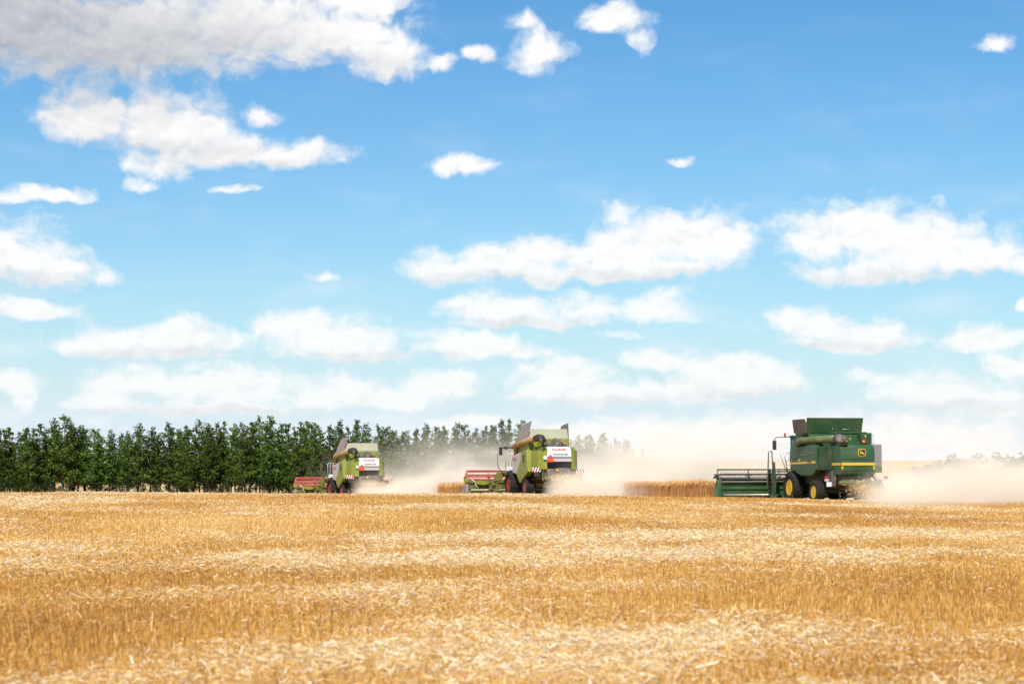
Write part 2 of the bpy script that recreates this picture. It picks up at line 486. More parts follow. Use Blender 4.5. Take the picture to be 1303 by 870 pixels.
def swath(x, y):
    """how much loose straw lies here: windrows left by earlier passes running across the view"""
    yw = y - 0.45 * x + 2.6 * fbm2(x * 0.16, y * 0.07, 11) * (y / 40)
    v = np.zeros_like(yw)
    for k, (c, w, a) in enumerate(((18.0, 1.0, 0.6), (24.6, 1.3, 0.75), (30.5, 1.2, 0.35), (37.0, 2.4, 0.95), (48.0, 5.2, 1.0), (62, 5.4, 1.0), (80, 5.0, 0.4), (97, 8.0, 0.7), (118, 6.0, 0.5))):
        v = np.maximum(v, a * np.exp(-((yw - c) / w) ** 2) * np.clip(0.75 + 0.8 * fbm2(x * 0.2 + k * 5.1, y * 0.1, 70 + k), 0.15, 1.2))
    patch = 0.5 + 1.0 * fbm2(x * 0.26 + 3, y * 0.16, 5)
    wide = np.clip(0.8 * fbm2(x * 0.20, y * 0.22, 61) + 0.10, 0, 0.8)
    return np.clip(1.0 * v * np.clip(patch + 0.2, 0.04, 1.3) + wide, 0, 1) * np.clip(0.75 + 0.9 * fbm2(x * 0.9, y * 0.5, 91), 0.12, 1.15)
def sample_field(n, d0, d1, pw=0.0):
    d = d0 + (d1 - d0) * rng.random(n) ** (1 + pw)
    u = rng.uniform(-0.30, 0.30, n)
    return u * d, d
def stubble(n=520000):
    x, y = sample_field(n, 17, 134)
    z = H(x, y)
    sw = swath(x, y)
    h = rng.uniform(0.07, 0.155, n) * (1 + 0.25 * fbm2(x * 0.5, y * 0.3, 21)) * (1 - 0.35 * sw)
    w = rng.uniform(0.0035, 0.006, n) * (1 + y / 90)
    yaw = rng.uniform(-1.1, 1.1, n)
    h = np.where(rng.random(n) < 0.004, h * rng.uniform(1.6, 3.0, n), h)
    lx = rng.normal(0, 0.16, n) * h; ly = rng.normal(0, 0.16, n) * h
    cx, sx = np.cos(yaw) * w, np.sin(yaw) * w
    v = np.empty((n, 4, 3))
    v[:, 0] = np.stack([x - cx, y - sx, z - 0.03], -1); v[:, 1] = np.stack([x + cx, y + sx, z - 0.03], -1)
    v[:, 2] = np.stack([x + lx + cx * 0.8, y + ly + sx * 0.8, z + h], -1); v[:, 3] = np.stack([x + lx - cx * 0.8, y + ly - sx * 0.8, z + h], -1)
    tint = np.clip(rng.normal(0.45, 0.30, n) + 0.20 * fbm2(x * 0.4, y * 0.25, 31) + 0.16 * fbm2(x * 0.10, y * 0.10, 32), 0, 1)
    o = bpy.data.objects.new('stubble', arr_mesh('stubble', v.reshape(-1, 3), 4, STUB, tint))
    COL.objects.link(o); tag(o, 'golden wheat stubble covering the harvested field', 'stubble', kind='stuff')
def loose_straw(n=1350000):
    x, y = sample_field(n, 17, 120)
    keep = rng.random(n) < 0.05 + 0.95 * swath(x, y)
    x, y = x[keep], y[keep]; n = len(x)
    sw = swath(x, y)
    z = H(x, y) + 0.02 + rng.random(n) * (0.09 + 0.12 * sw)
    L = rng.uniform(0.03, 0.15, n); w = rng.uniform(0.0016, 0.0032, n) * (1 + y / 80)
    big = rng.random(n) < 0.015
    L = np.where(big, L * 2.2, L); w = np.where(big, w * 1.6, w)
    yaw = rng.uniform(0, 2 * PI, n); pit = rng.normal(0.08, 0.38, n)
    dx, dy, dz = np.cos(yaw) * np.cos(pit) * L / 2, np.sin(yaw) * np.cos(pit) * L / 2, np.sin(pit) * L / 2
    dxy = np.stack([dx, dy, dz], -1)
    side = np.cross(dxy, rng.normal(0, 1, (n, 3))); side /= np.linalg.norm(side, axis=1)[:, None] + 1e-9
    side *= w[:, None]
    c = np.stack([x, y, z], -1)
    v = np.empty((n, 4, 3))
    v[:, 0] = c - dxy - side; v[:, 1] = c - dxy + side; v[:, 2] = c + dxy + side; v[:, 3] = c + dxy - side
    tint = np.clip(rng.normal(0.48, 0.32, n) + 0.2 * sw, 0, 1)
    o = bpy.data.objects.new('loose_straw', arr_mesh('loose_straw', v.reshape(-1, 3), 4, STRAW, tint))
    COL.objects.link(o); tag(o, 'pale loose straw lying in windrows on the stubble', 'straw', kind='stuff')
stubble(); loose_straw()

def wheat_patch(name, x0, x1, y0, y1, lean, n, label, hgt=1.0):
    yy = y0 + (y1 - y0) * rng.random(n) ** 1.7
    xx = rng.uniform(x0, x1, n) - (yy - y0) * lean
    z = H(xx, yy)
    h = hgt * rng.normal(1, 0.07, n) * (1 + 0.10 * fbm2(xx * 1.3, yy * 0.9, 8))
    w = 0.007
    yaw = rng.uniform(-1, 1, n)
    lx, ly = rng.normal(0.05, 0.06, n), rng.normal(0, 0.06, n)
    cx, sx = np.cos(yaw) * w, np.sin(yaw) * w
    v = np.empty((n * 2, 4, 3))
    v[:n, 0] = np.stack([xx - cx, yy - sx, z - 0.05], -1); v[:n, 1] = np.stack([xx + cx, yy + sx, z - 0.05], -1)
    v[:n, 2] = np.stack([xx + lx + cx, yy + ly + sx, z + h * 0.9], -1); v[:n, 3] = np.stack([xx + lx - cx, yy + ly - sx, z + h * 0.9], -1)
    # ears: wider, bent over at the tip
    k = 2.6
    bx = lx + rng.normal(0.05, 0.05, n)
    v[n:, 0] = np.stack([xx + lx - cx * k, yy + ly - sx * k, z + h * 0.86], -1); v[n:, 1] = np.stack([xx + lx + cx * k, yy + ly + sx * k, z + h * 0.86], -1)
    v[n:, 2] = np.stack([xx + bx + cx, yy + ly + sx, z + h], -1); v[n:, 3] = np.stack([xx + bx - cx, yy + ly - sx, z + h], -1)
    tint = np.clip(np.concatenate([rng.normal(0.35, 0.2, n), rng.normal(0.8, 0.15, n)]), 0, 1)
    o = bpy.data.objects.new(name, arr_mesh(name, v.reshape(-1, 3), 4, WHEAT, tint))
    COL.objects.link(o); tag(o, label, 'wheat', kind='stuff')
LEAN = math.tan(R(14))
wheat_patch('standing_wheat', 7.0, 13.0, 123.0, 165, LEAN, 40000, 'uncut wheat standing beside the dark green combine', 1.0)
wheat_patch('standing_wheat', -4.3, -3.0, 143, 170, LEAN, 9000, 'uncut wheat standing beside the red reel with dust over it', 1.05)

# ------------------------------------------------------------------ combines
def wheel(root, name, c, r, width, rim_r, rim_mat, lugs=22):
    """a lugged tyre (the part) with its painted rim (the sub-part); width along x, outer face on -x when c.x < 0"""
    s = -1 if c[0] < 0 else 1
    h = width / 2
    b = MB()
    b.lathe([(-h * 0.80, rim_r), (-h * 0.98, rim_r + (r - rim_r) * 0.35), (-h, r * 0.86), (-h * 0.82, r * 0.955), (-h * 0.4, r * 0.97), (h * 0.4, r * 0.97), (h * 0.82, r * 0.955), (h, r * 0.86),
             (h * 0.98, rim_r + (r - rim_r) * 0.35), (h * 0.80, rim_r)], c, 40)
    for k in range(lugs):
        for sd_ in (-1, 1):
            a0 = 2 * PI * (k + (0.5 if sd_ > 0 else 0)) / lugs
            pts = []
            for q, (xx, da) in enumerate(((0.02, 0.0), (0.5, -0.11), (1.0, -0.19))):
                pts.append((c[0] + sd_ * h * xx, a0 + da))
            ring = []
            for (xx, a) in pts:
                edge = abs(xx - c[0]) / h
                rr = r * (1.0 - 0.05 * max(0, edge - 0.5) * 2)
                for da, rad in ((-0.035, rr * 0.93), (-0.03, rr), (0.03, rr), (0.035, rr * 0.93)):
                    ring.append(b.bm.verts.new((xx, c[1] + rad * math.cos(a + da), c[2] + rad * math.sin(a + da))))
            fs = []
            for j in range(2):
                A, B = ring[j*4:j*4+4], ring[j*4+4:j*4+8]
                for e in range(3):
                    fs.append(b.bm.faces.new((A[e], A[e+1], B[e+1], B[e])))
            fs.append(b.bm.faces.new(ring[:4][::-1])); fs.append(b.bm.faces.new(ring[8:12]))
            bmesh.ops.recalc_face_normals(b.bm, faces=fs)
    t = b.build(name, M['rubber'], root)
    rb = MB()
    o = s * h
    rb.lathe([(o * 0.84, rim_r * 1.03), (o * 0.90, rim_r * 1.0), (o * 0.86, rim_r * 0.93), (o * 0.45, rim_r * 0.84), (o * 0.42, rim_r * 0.5), (o * 0.62, rim_r * 0.42), (o * 0.66, rim_r * 0.2), (o * 0.80, rim_r * 0.18), (o * 0.80, 0.02)], c, 32)
    for k in range(8):
        a = 2 * PI * k / 8
        rb.ball((c[0] + o * 0.63, c[1] + rim_r * 0.31 * math.cos(a), c[2] + rim_r * 0.31 * math.sin(a)), 0.03, 6)
    rb.build('rim', rim_mat, t)
    return t
def arc(c, r, a0, a1, n, plane='yz'):
    out = []
    for i in range(n + 1):
        a = a0 + (a1 - a0) * i / n
        p, q = r * math.cos(a), r * math.sin(a)
        out.append((c[0], c[1] + p, c[2] + q) if plane == 'yz' else (c[0] + p, c[1], c[2] + q))
    return out

def header(root, width, y0, kind):
    """cutting header: trough with back sheet, two end dividers, reel on arms"""
    hw = width / 2
    g = kind == 'green'
    main, reelm = (M['green'], M['black']) if g else (M['lime_dark'], M['red'])
    b = MB()
    b.prism([(y0, 0.28), (y0 + 0.08, 0.26), (y0 + 1.0, 0.16), (y0 + 1.35, 0.12), (y0 + 1.35, 0.17), (y0 + 0.4, 0.36), (y0 + 0.12, 0.6), (y0 + 0.10, 1.12), (y0, 1.14)], 'x', -hw, hw)
    b.box(-hw, hw, y0 - 0.10, y0, 1.06, 1.20, 0.03)
    b.box(-hw, hw, y0 - 0.07, y0, 0.70, 0.78, 0.02)
    for k in range(8):
        xk = -hw + 0.4 + k * (width - 0.8) / 7
        b.box(xk - 0.03, xk + 0.03, y0 - 0.05, y0, 0.30, 1.06, 0.01)
    hd = b.build('header', main, root)
    if g:
        MB().box(-hw + 0.1, hw - 0.1, y0 - 0.16, y0 - 0.102, 1.14, 1.19, 0.01).build('top_strip', M['steel'], hd)
    MB().tube([(-hw + 0.15, y0 - 0.12, 0.36 if g else 0.62), (hw - 0.15, y0 - 0.12, 0.36 if g else 0.62)], 0.05 if g else 0.04, 8).build('lower_tube', M['steel'] if g else M['cream'], hd)
    if not g:
        MB().tube([(-hw + 0.2, y0 - 0.06, 1.3), (-hw + 0.45, y0 - 0.14, 1.15), (-hw + 0.5, y0 - 0.15, 0.9), (-hw + 0.7, y0 - 0.14, 0.66)], 0.035, 6).build('hose', M['cream'], hd)
        MB().prism([(-hw + 0.55, 0.98), (-hw + 1.05, 0.92), (-hw + 1.4, 1.04), (-hw + 0.95, 1.22), (-hw + 0.5, 1.2)], 'y', y0 - 0.26, y0 - 0.12, 0.02).build('drive_cover', M['lime'], hd)
    for s in (-1, 1):
        xo, xi = s * (hw + 0.22), s * hw
        d = MB()
        if g:
            d.prism([(y0 - 0.25, 0.12), (y0 + 0.6, 0.10), (y0 + 2.3, 0.12), (y0 + 2.2, 0.35), (y0 + 1.0, 0.75), (y0 + 0.1, 1.28), (y0 - 0.1, 1.22)], 'x', xi, xo, 0.04)
            d.slab([(xo + s*0.02, y0 - 0.22, 0.14), (xo + s*0.30, y0 - 0.10, 0.12), (xo + s*0.05, y0 - 0.02, 1.0), (xo - s*0.05, y0 - 0.06, 1.15)], 0.05)
        else:
            d.prism([(y0 - 0.2, 0.15), (y0 + 0.6, 0.10), (y0 + 2.2, 0.12), (y0 + 2.1, 0.3), (y0 + 1.0, 0.7), (y0 + 0.1, 1.0), (y0 - 0.15, 0.95)], 'x', xi, xo, 0.04)
        d.build('end_divider', M['green'] if g else M['grey'], hd)
        if not g:
            MB().prism([(y0 - 0.12, 0.95), (y0 + 0.45, 0.9), (y0 + 0.35, 1.7), (y0 + 0.15, 1.78), (y0 - 0.05, 1.6)], 'x', xi + s*0.02, xi + s*0.12, 0.02).build('reel_shield', M['red'], hd)
            MB().box(xi - s*0.02, xi + s*0.26, y0 - 0.16, y0 + 0.2, 1.12, 1.36, 0.03).build('gear_cover', M['lime'], hd)
        a = MB()
        a.tube([(xi - s*0.05, y0 + 0.05, 1.15), (xi - s*0.05, y0 + 0.75, 1.55), (xi - s*0.05, y0 + 1.35, 1.42)], 0.07, 8)
        a.build('reel_arm', M['black'] if g else M['lime_dark'], hd)
    # reel
    rc = (0, y0 + 0.95, 1.32)
    r = MB()
    r.tube([(-hw + 0.1, rc[1], rc[2]), (hw - 0.1, rc[1], rc[2])], 0.12 if g else 0.09, 10)
    rad = 0.60
    for k in range(6):
        a_ = 2 * PI * k / 6 + 0.5
        yb, zb = rc[1] + rad * math.cos(a_), rc[2] + rad * math.sin(a_)
        r.tube([(-hw + 0.12, yb, zb), (hw - 0.12, yb, zb)], 0.045, 6)
        if not g:
            r.box(-hw + 0.12, hw - 0.12, yb - 0.02, yb + 0.02, zb - 0.12, zb, 0.0)
        nt_ = int(width / 0.16)
        for j in range(nt_):
            xj = -hw + 0.2 + j * (width - 0.4) / (nt_ - 1)
            r.box(xj - 0.008, xj + 0.008, yb - 0.02, yb + 0.01, zb - 0.26, zb)
        for xs in np.linspace(-hw + 0.12, hw - 0.12, 6):
            r.tube([(xs, rc[1], rc[2]), (xs, yb, zb)], 0.028, 5)
    r.build('reel', reelm, hd)
    # auger in the trough
    au = MB(); n_ = 120
    au.tube([(-hw + 0.1, y0 + 0.42, 0.62), (hw - 0.1, y0 + 0.42, 0.62)], 0.17, 12)
    for k in range(n_):
        x0_ = -hw + 0.15 + k * (width - 0.3) / n_
        x1_ = x0_ + (width - 0.3) / n_
        a0, a1 = k * 0.42, (k + 1) * 0.42
        sgn = 1 if x0_ < 0 else -1
        q = []
        for xx, aa in ((x0_, a0), (x1_, a1)):
            for rr in (0.16, 0.29):
                q.append((xx, y0 + 0.42 + rr * math.cos(sgn * aa), 0.62 + rr * math.sin(sgn * aa)))
        au.slab([q[0], q[1], q[3], q[2]], 0.012)
    au.build('auger', M['steel'] if g else M['dull'], hd)
    return hd

def tank_flaps(root, rear, left, right, front, z0, mats):
    """four raised flaps round a grain tank opening; each edge gives two (foot x, foot y, top x, top y, height)"""
    for (p, q), m in zip((rear, left, right, front), mats):
        MB().slab([(p[0], p[1], z0), (q[0], q[1], z0), (q[2], q[3], z0 + q[4]), (p[2], p[3], z0 + p[4])], 0.04).build('tank_flap', m, root)

def green_combine():
    root = empty('combine_harvester')
    tag(root, 'dark green combine harvester with yellow wheels and yellow stripe, unloading tube folded back', 'combine harvester', 'combine harvesters working in echelon')
    # chassis and inner body
    b = MB()
    b.box(-1.0, 1.0, -5.0, 1.0, 1.15, 3.2, 0.05)
    b.box(-1.35, 1.35, -0.25, 0.25, 0.75, 1.15, 0.05)
    b.box(-1.15, 1.15, -3.75, -3.45, 0.60, 0.85, 0.05)
    b.box(-0.9, 0.9, -5.6, -4.0, 1.3, 1.7, 0.04)
    b.box(-0.25, 0.25, -3.6, -0.2, 0.7, 1.15)
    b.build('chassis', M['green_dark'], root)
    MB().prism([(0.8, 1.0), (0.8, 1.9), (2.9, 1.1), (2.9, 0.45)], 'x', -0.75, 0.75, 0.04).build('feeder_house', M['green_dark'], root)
    # side panels: a big shield with a drawn-up lower edge
    for s in (-1, 1):
        p = MB()
        p.prism([(0.0, 3.42), (-3.85, 3.44), (-4.05, 3.34), (-4.05, 2.0), (-3.7, 1.72), (-3.2, 1.62), (-1.7, 1.62), (-0.95, 1.80), (-0.05, 2.2), (0.15, 2.6)], 'x', s * 1.22, s * 1.62, 0.06)
        sp = p.build('side_panel', M['green'], root)
        MB().prism([(-0.02, 2.33), (-4.0, 2.36), (-4.0, 2.50), (0.02, 2.43)], 'x', s * 1.615, s * 1.628).build('stripe', M['yellow'], sp)
        MB().tube([(s * 1.625, -0.3, 2.62), (s * 1.63, -1.2, 2.82), (s * 1.63, -3.0, 2.9), (s * 1.63, -3.5, 3.0)], 0.018, 6).build('crease_trim', M['grey'], sp)
        if s < 0:
            lettering('JOHN DEERE', 0.115, M['green_dark'], sp, T(-1.632, -3.1, 2.435) @ LEFT, bold=0.002)
            lettering('9670', 0.13, M['cream'], sp, T(-1.632, -1.5, 2.56) @ LEFT, bold=0.002)
            lettering('STS', 0.11, M['yellow'], sp, T(-1.632, -0.28, 2.55) @ LEFT, bold=0.002)
    # recessed panel behind the side shields
    for s in (-1, 1):
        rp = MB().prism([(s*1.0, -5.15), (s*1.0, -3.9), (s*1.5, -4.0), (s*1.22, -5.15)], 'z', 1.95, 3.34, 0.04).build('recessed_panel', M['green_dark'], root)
        vb = MB()
        for k in range(7):
            zz = 2.35 + k * 0.11
            vb.slab([(s*1.475, -4.12, zz), (s*1.275, -4.95, zz), (s*1.275, -4.95, zz + 0.05), (s*1.475, -4.12, zz + 0.05)], 0.02 * s)
        vb.build('vent_louvre', M['green'], rp)
    # rear hood
    h = MB()
    h.prism([(-4.85, 1.72), (-6.32, 1.62), (-6.46, 1.75), (-6.52, 2.2), (-6.50, 2.9), (-6.42, 3.28), (-6.25, 3.42), (-4.85, 3.40)], 'x', -1.05, 1.05, 0.07)
    hood = h.build('rear_hood', M['green'], root)
    MB().box(-1.03, 1.03, -6.545, -6.50, 2.22, 2.37, 0.01).build('stripe', M['yellow'], hood)
    for s in (-1, 1):
        MB().box(s*1.045, s*1.062, -6.40, -4.9, 2.22, 2.37, 0.005).build('stripe', M['yellow'], hood)
        MB().box(s*0.98 - 0.045, s*0.98 + 0.045, -6.52, -6.485, 1.98, 2.18, 0.01).build('marker_lamp', M['yellow'], hood)
    MB().box(-0.98, 0.98, -6.50, -6.44, 1.90, 1.925).build('panel_seam', M['black'], hood)
    MB().box(-0.98, 0.98, -6.535, -6.47, 2.56, 2.575).build('panel_seam', M['black'], hood)
    # emblem: black rounded plate, yellow border, leaping deer
    em = MB()
    em.prism([(0.02, 2.78), (0.10, 2.72), (0.38, 2.72), (0.46, 2.78), (0.48, 2.95), (0.46, 3.12), (0.38, 3.18), (0.10, 3.18), (0.02, 3.12), (0.0, 2.95)], 'y', -6.545, -6.44)
    eo = em.build('emblem', M['yellow'], hood)
    MB().prism([(0.05, 2.80), (0.12, 2.755), (0.36, 2.755), (0.43, 2.80), (0.445, 2.95), (0.43, 3.10), (0.36, 3.145), (0.12, 3.145), (0.05, 3.10), (0.035, 2.95)], 'y', -6.553, -6.54).build('emblem_plate', M['black'], eo)
    deer = [(0.09, 3.01), (0.14, 3.03), (0.17, 3.0), (0.22, 2.99), (0.30, 2.955), (0.36, 2.89), (0.41, 2.80), (0.385, 2.80), (0.33, 2.87), (0.29, 2.895), (0.32, 2.82), (0.30, 2.81), (0.255, 2.90),
            (0.20, 2.905), (0.13, 2.85), (0.10, 2.86), (0.16, 2.92), (0.145, 2.96), (0.09, 2.98)]
    d = MB(); d.prism(deer, 'y', -6.562, -6.552)
    d.prism([(0.14, 3.03), (0.16, 3.02), (0.26, 3.09), (0.25, 3.10)], 'y', -6.562, -6.552)
    d.prism([(0.19, 3.045), (0.205, 3.04), (0.20, 3.11), (0.188, 3.11)], 'y', -6.562, -6.552)
    d.build('leaping_deer', M['yellow'], eo)
    # chopper under the hood and its deflector
    MB().box(-0.85, 0.85, -6.2, -5.0, 1.05, 1.62, 0.06).build('straw_chopper', M['dull'], root)
    MB().slab([(-1.15, -6.35, 1.32), (1.15, -6.35, 1.32), (1.35, -6.95, 1.22), (-1.35, -6.95, 1.22)], 0.05).build('spreader_plate', M['tubetop'], root)
    # right rear screen box
    x = MB(); x.box(1.12, 1.82, -5.75, -4.2, 2.15, 3.45, 0.05)
    sc_ = x.build('air_screen', M['grey'], root)
    MB().box(1.10, 1.80, -5.80, -4.2, 1.80, 2.14, 0.04).build('screen_base', M['tubetop'], sc_)
    # engine deck
    e = MB()
    e.box(-0.55, 1.28, -4.9, -3.5, 3.35, 4.12, 0.06)
    e.box(0.65, 1.32, -5.5, -4.6, 3.40, 4.08, 0.05)
    e.box(-0.2, 0.5, -5.6, -4.9, 3.38, 3.62, 0.04)
    e.box(-1.0, 1.25, -4.95, -4.85, 4.10, 4.18, 0.02)
    ed = e.build('engine_cover', M['green'], root)
    MB().box(0.72, 1.25, -5.53, -5.49, 3.5, 3.98, 0.0).build('grille', M['green_dark'], ed)
    for (xx, zz) in ((0.15, 3.72), (0.85, 3.86), (-0.05, 3.55)):
        MB().box(xx, xx + 0.07, -5.56 if xx > 0.6 else -4.93, -5.53 if xx > 0.6 else -4.90, zz, zz + 0.12).build('decal', M['yellow'], ed)
    MB().tube([(1.3, -4.6, 4.1), (1.38, -5.2, 4.12), (1.38, -5.5, 3.95), (1.38, -5.55, 3.4)], 0.025, 6).build('handrail', M['steel'], root)
    MB().tube([(-0.3, -4.95, 4.18), (-0.28, -4.95, 4.34), (0.15, -4.95, 4.34), (0.17, -4.95, 4.18)], 0.02, 6).build('handrail', M['steel'], root)
    MB().tube([(-0.75, -4.6, 4.1), (-0.75, -4.6, 4.45)], [0.09, 0.07], 10).build('exhaust', M['black'], root)
    # grain tank
    MB().box(-1.45, 1.45, -3.6, -0.15, 3.3, 3.85, 0.06).prism([(-1.40, 3.8), (1.40, 3.8), (1.74, 4.22), (-1.74, 4.22)], 'y', -2.95, -1.0, 0.03).build('grain_tank', M['green'], root)
    tank_flaps(root, [(-1.76, -2.95, -1.78, -3.15, 0.86), (1.76, -2.95, 1.80, -3.15, 0.86)], [(-1.74, -1.05, -1.82, -1.0, 0.80), (-1.74, -2.9, -1.82, -3.0, 0.80)], [(1.74, -2.9, 1.82, -3.0, 0.80), (1.74, -1.05, 1.82, -1.0, 0.80)], [(1.7, -1.0, 1.75, -0.9, 0.7), (-1.7, -1.0, -1.75, -0.9, 0.7)], 4.2, (M['green'], M['brown'], M['brown'], M['brown']))
    # unloading auger folded back along the left side
    t = MB()
    t.tube([(-1.45, -1.3, 3.45), (-1.66, -1.5, 3.66), (-1.66, -2.0, 3.74), (-0.92, -5.7, 3.78)], 0.22, 16)
    ua = t.build('unloading_auger', M['tubetop'], root)
    MB().tube([(-0.94, -5.6, 3.78), (-0.88, -5.95, 3.77), (-0.85, -6.2, 3.70), (-0.83, -6.34, 3.40)], [0.25, 0.28, 0.31, 0.27], 14).build('spout', M['grey_dark'], ua)
    MB().box(-1.19, -1.145, -5.5, -5.2, 3.80, 3.88).build('decal', M['sred'], ua)
    # cab
    c = MB()
    c.box(-1.0, 1.0, 0.0, 1.7, 3.95, 4.12, 0.06)
    c.box(-1.2, 1.2, -0.3, 0.15, 3.2, 4.05, 0.05)
    c.box(-1.0, 1.0, 0.0, 1.6, 1.9, 2.3, 0.05)
    for xx in (-0.92, 0.92):
        for yy in (0.2, 1.5):
            c.box(xx - 0.06, xx + 0.06, yy - 0.06, yy + 0.06, 2.2, 4.0)
    cb = c.build('cab', M['green'], root)
    MB().box(-0.95, 0.95, 0.12, 1.58, 2.3, 3.94, 0.08).build('cab_glass', M['glass'], cb)
    for s in (-1, 1):
        m_ = MB(); m_.tube([(s*1.2, 0.3, 4.0), (s*1.6, 0.45, 4.0), (s*2.25, 0.6, 3.98), (s*2.38, 0.62, 3.85), (s*2.38, 0.62, 3.75)], 0.03, 6)
        mo = m_.build('mirror_arm', M['black'], root)
        MB().box(s*2.38 - 0.12, s*2.38 + 0.12, 0.58, 0.68, 3.22, 3.78, 0.03).build('mirror', M['black'], mo)
        bo = MB().tube([(s*1.75, 0.48, 4.02), (s*1.75, 0.48, 4.12)], 0.05, 8).build('beacon_base', M['black'], mo)
        MB().tube([(s*1.75, 0.48, 4.12), (s*1.75, 0.48, 4.27)], [0.085, 0.06], 10).build('beacon', M['orange'], mo)
    MB().tube([(0.75, -5.62, 3.5), (0.75, -5.62, 3.68)], [0.1, 0.07], 10).build('beacon', M['orange'], root)
    # platform, ladder, handrails on the left
    pl = MB(); pl.box(-2.25, -1.0, 0.35, 1.5, 1.86, 1.94, 0.02)
    plo = pl.build('platform', M['green'], root)
    ld = MB()
    for yy in (0.72, 1.28):
        ld.box(-2.55, -2.38, yy - 0.03, yy + 0.03, 0.35, 2.0, 0.01)
    for k in range(6):
        ld.box(-2.55, -2.36, 0.7, 1.3, 0.42 + k * 0.27, 0.46 + k * 0.27)
    ld.prism([(-2.56, 0.30), (-2.34, 0.30), (-2.30, 1.3), (-2.36, 2.45), (-2.46, 2.5), (-2.52, 2.0)], 'y', 0.60, 0.67, 0.01)
    ld.box(-2.62, -2.2, 0.62, 0.9, 0.28, 0.55, 0.03)
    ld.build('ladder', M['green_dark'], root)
    for (x0_, x1_, yy) in ((-2.75, -2.50, 0.72), (-2.50, -2.3, 1.3)):
        MB().tube([(x0_ - 0.1, yy, 0.9), (x0_, yy, 3.05), (x0_ + 0.04, yy, 3.15), (x1_ - 0.04, yy, 3.15), (x1_, yy, 3.05), (x1_ + 0.05, yy, 1.95)], 0.03, 6).build('handrail', M['steel'], root)
    for (xa, xb) in ((-2.1, -1.65), (-1.85, -1.55)):
        MB().tube([(xa, 0.45, 3.0), (xb, 0.6, 1.94)], 0.025, 6).build('handrail', M['steel'], root)
    hr = MB(); hr.tube([(-1.68, 0.4, 1.94), (-1.74, 0.4, 2.9)] + [(-1.6 - 0.14*math.cos(a), 0.4, 2.9 + 0.16*math.sin(a)) for a in np.linspace(0, PI, 6)] + [(-1.42, 0.4, 2.2)], 0.022, 6)
    for zz in (2.3, 2.6): hr.tube([(-1.72, 0.4, zz), (-1.45, 0.4, zz)], 0.018, 6)
    hr.build('handrail', M['steel'], root)
    # lamps on the rear corners
    for s in (-1, 1):
        a = MB()
        if s > 0: a.tube([(1.35, -5.75, 1.85), (1.36, -5.85, 1.55), (1.6, -5.9, 1.38), (1.95, -5.9, 1.40)], 0.025, 6)
        else: a.tube([(-0.95, -4.9, 1.75), (-1.35, -5.2, 1.6), (-1.42, -5.2, 1.5)], 0.03, 6)
        ao = a.build('lamp_arm', M['steel'] if s > 0 else M['black'], root)
        cx = 1.98 if s > 0 else -1.42
        cy = -5.9 if s > 0 else -5.2
        MB().box(cx - 0.12, cx + 0.12, cy - 0.06, cy + 0.04, 1.44, 1.60, 0.02).build('tail_lamp', M['redrim'], ao)
        MB().box(cx - 0.12, cx + 0.12, cy - 0.055, cy + 0.035, 1.30, 1.436, 0.01).build('reflector', M['pale'], ao)
    MB().box(-1.45, -1.13, -5.27, -5.24, 1.0, 1.26, 0.01).build('number_plate', M['swhite'], root)
    # guards and tubes behind the rear wheel
    u = MB()
    u.box(-1.15, -0.85, -5.3, -4.4, 1.0, 1.9, 0.04)
    u.tube([(-0.95, -5.4, 1.9), (-1.05, -5.6, 1.4), (-1.0, -5.5, 0.9)], 0.05, 6)
    u.tube([(-0.7, -5.9, 1.7), (-0.8, -6.1, 1.3)], 0.05, 6)
    u.build('linkage', M['dull'], root)
    for s in (-1, 1):
        wheel(root, 'front_wheel', (s * 1.42, 0, 0.93), 0.97, 0.68, 0.47, M['yellow'], 22)
        wheel(root, 'rear_wheel', (s * 1.38, -3.6, 0.68), 0.70, 0.52, 0.36, M['yellow'], 20)
    hd = header(root, 10.4, 2.5, 'green')
    hd.location = (0, 0, 0.12)
    return root

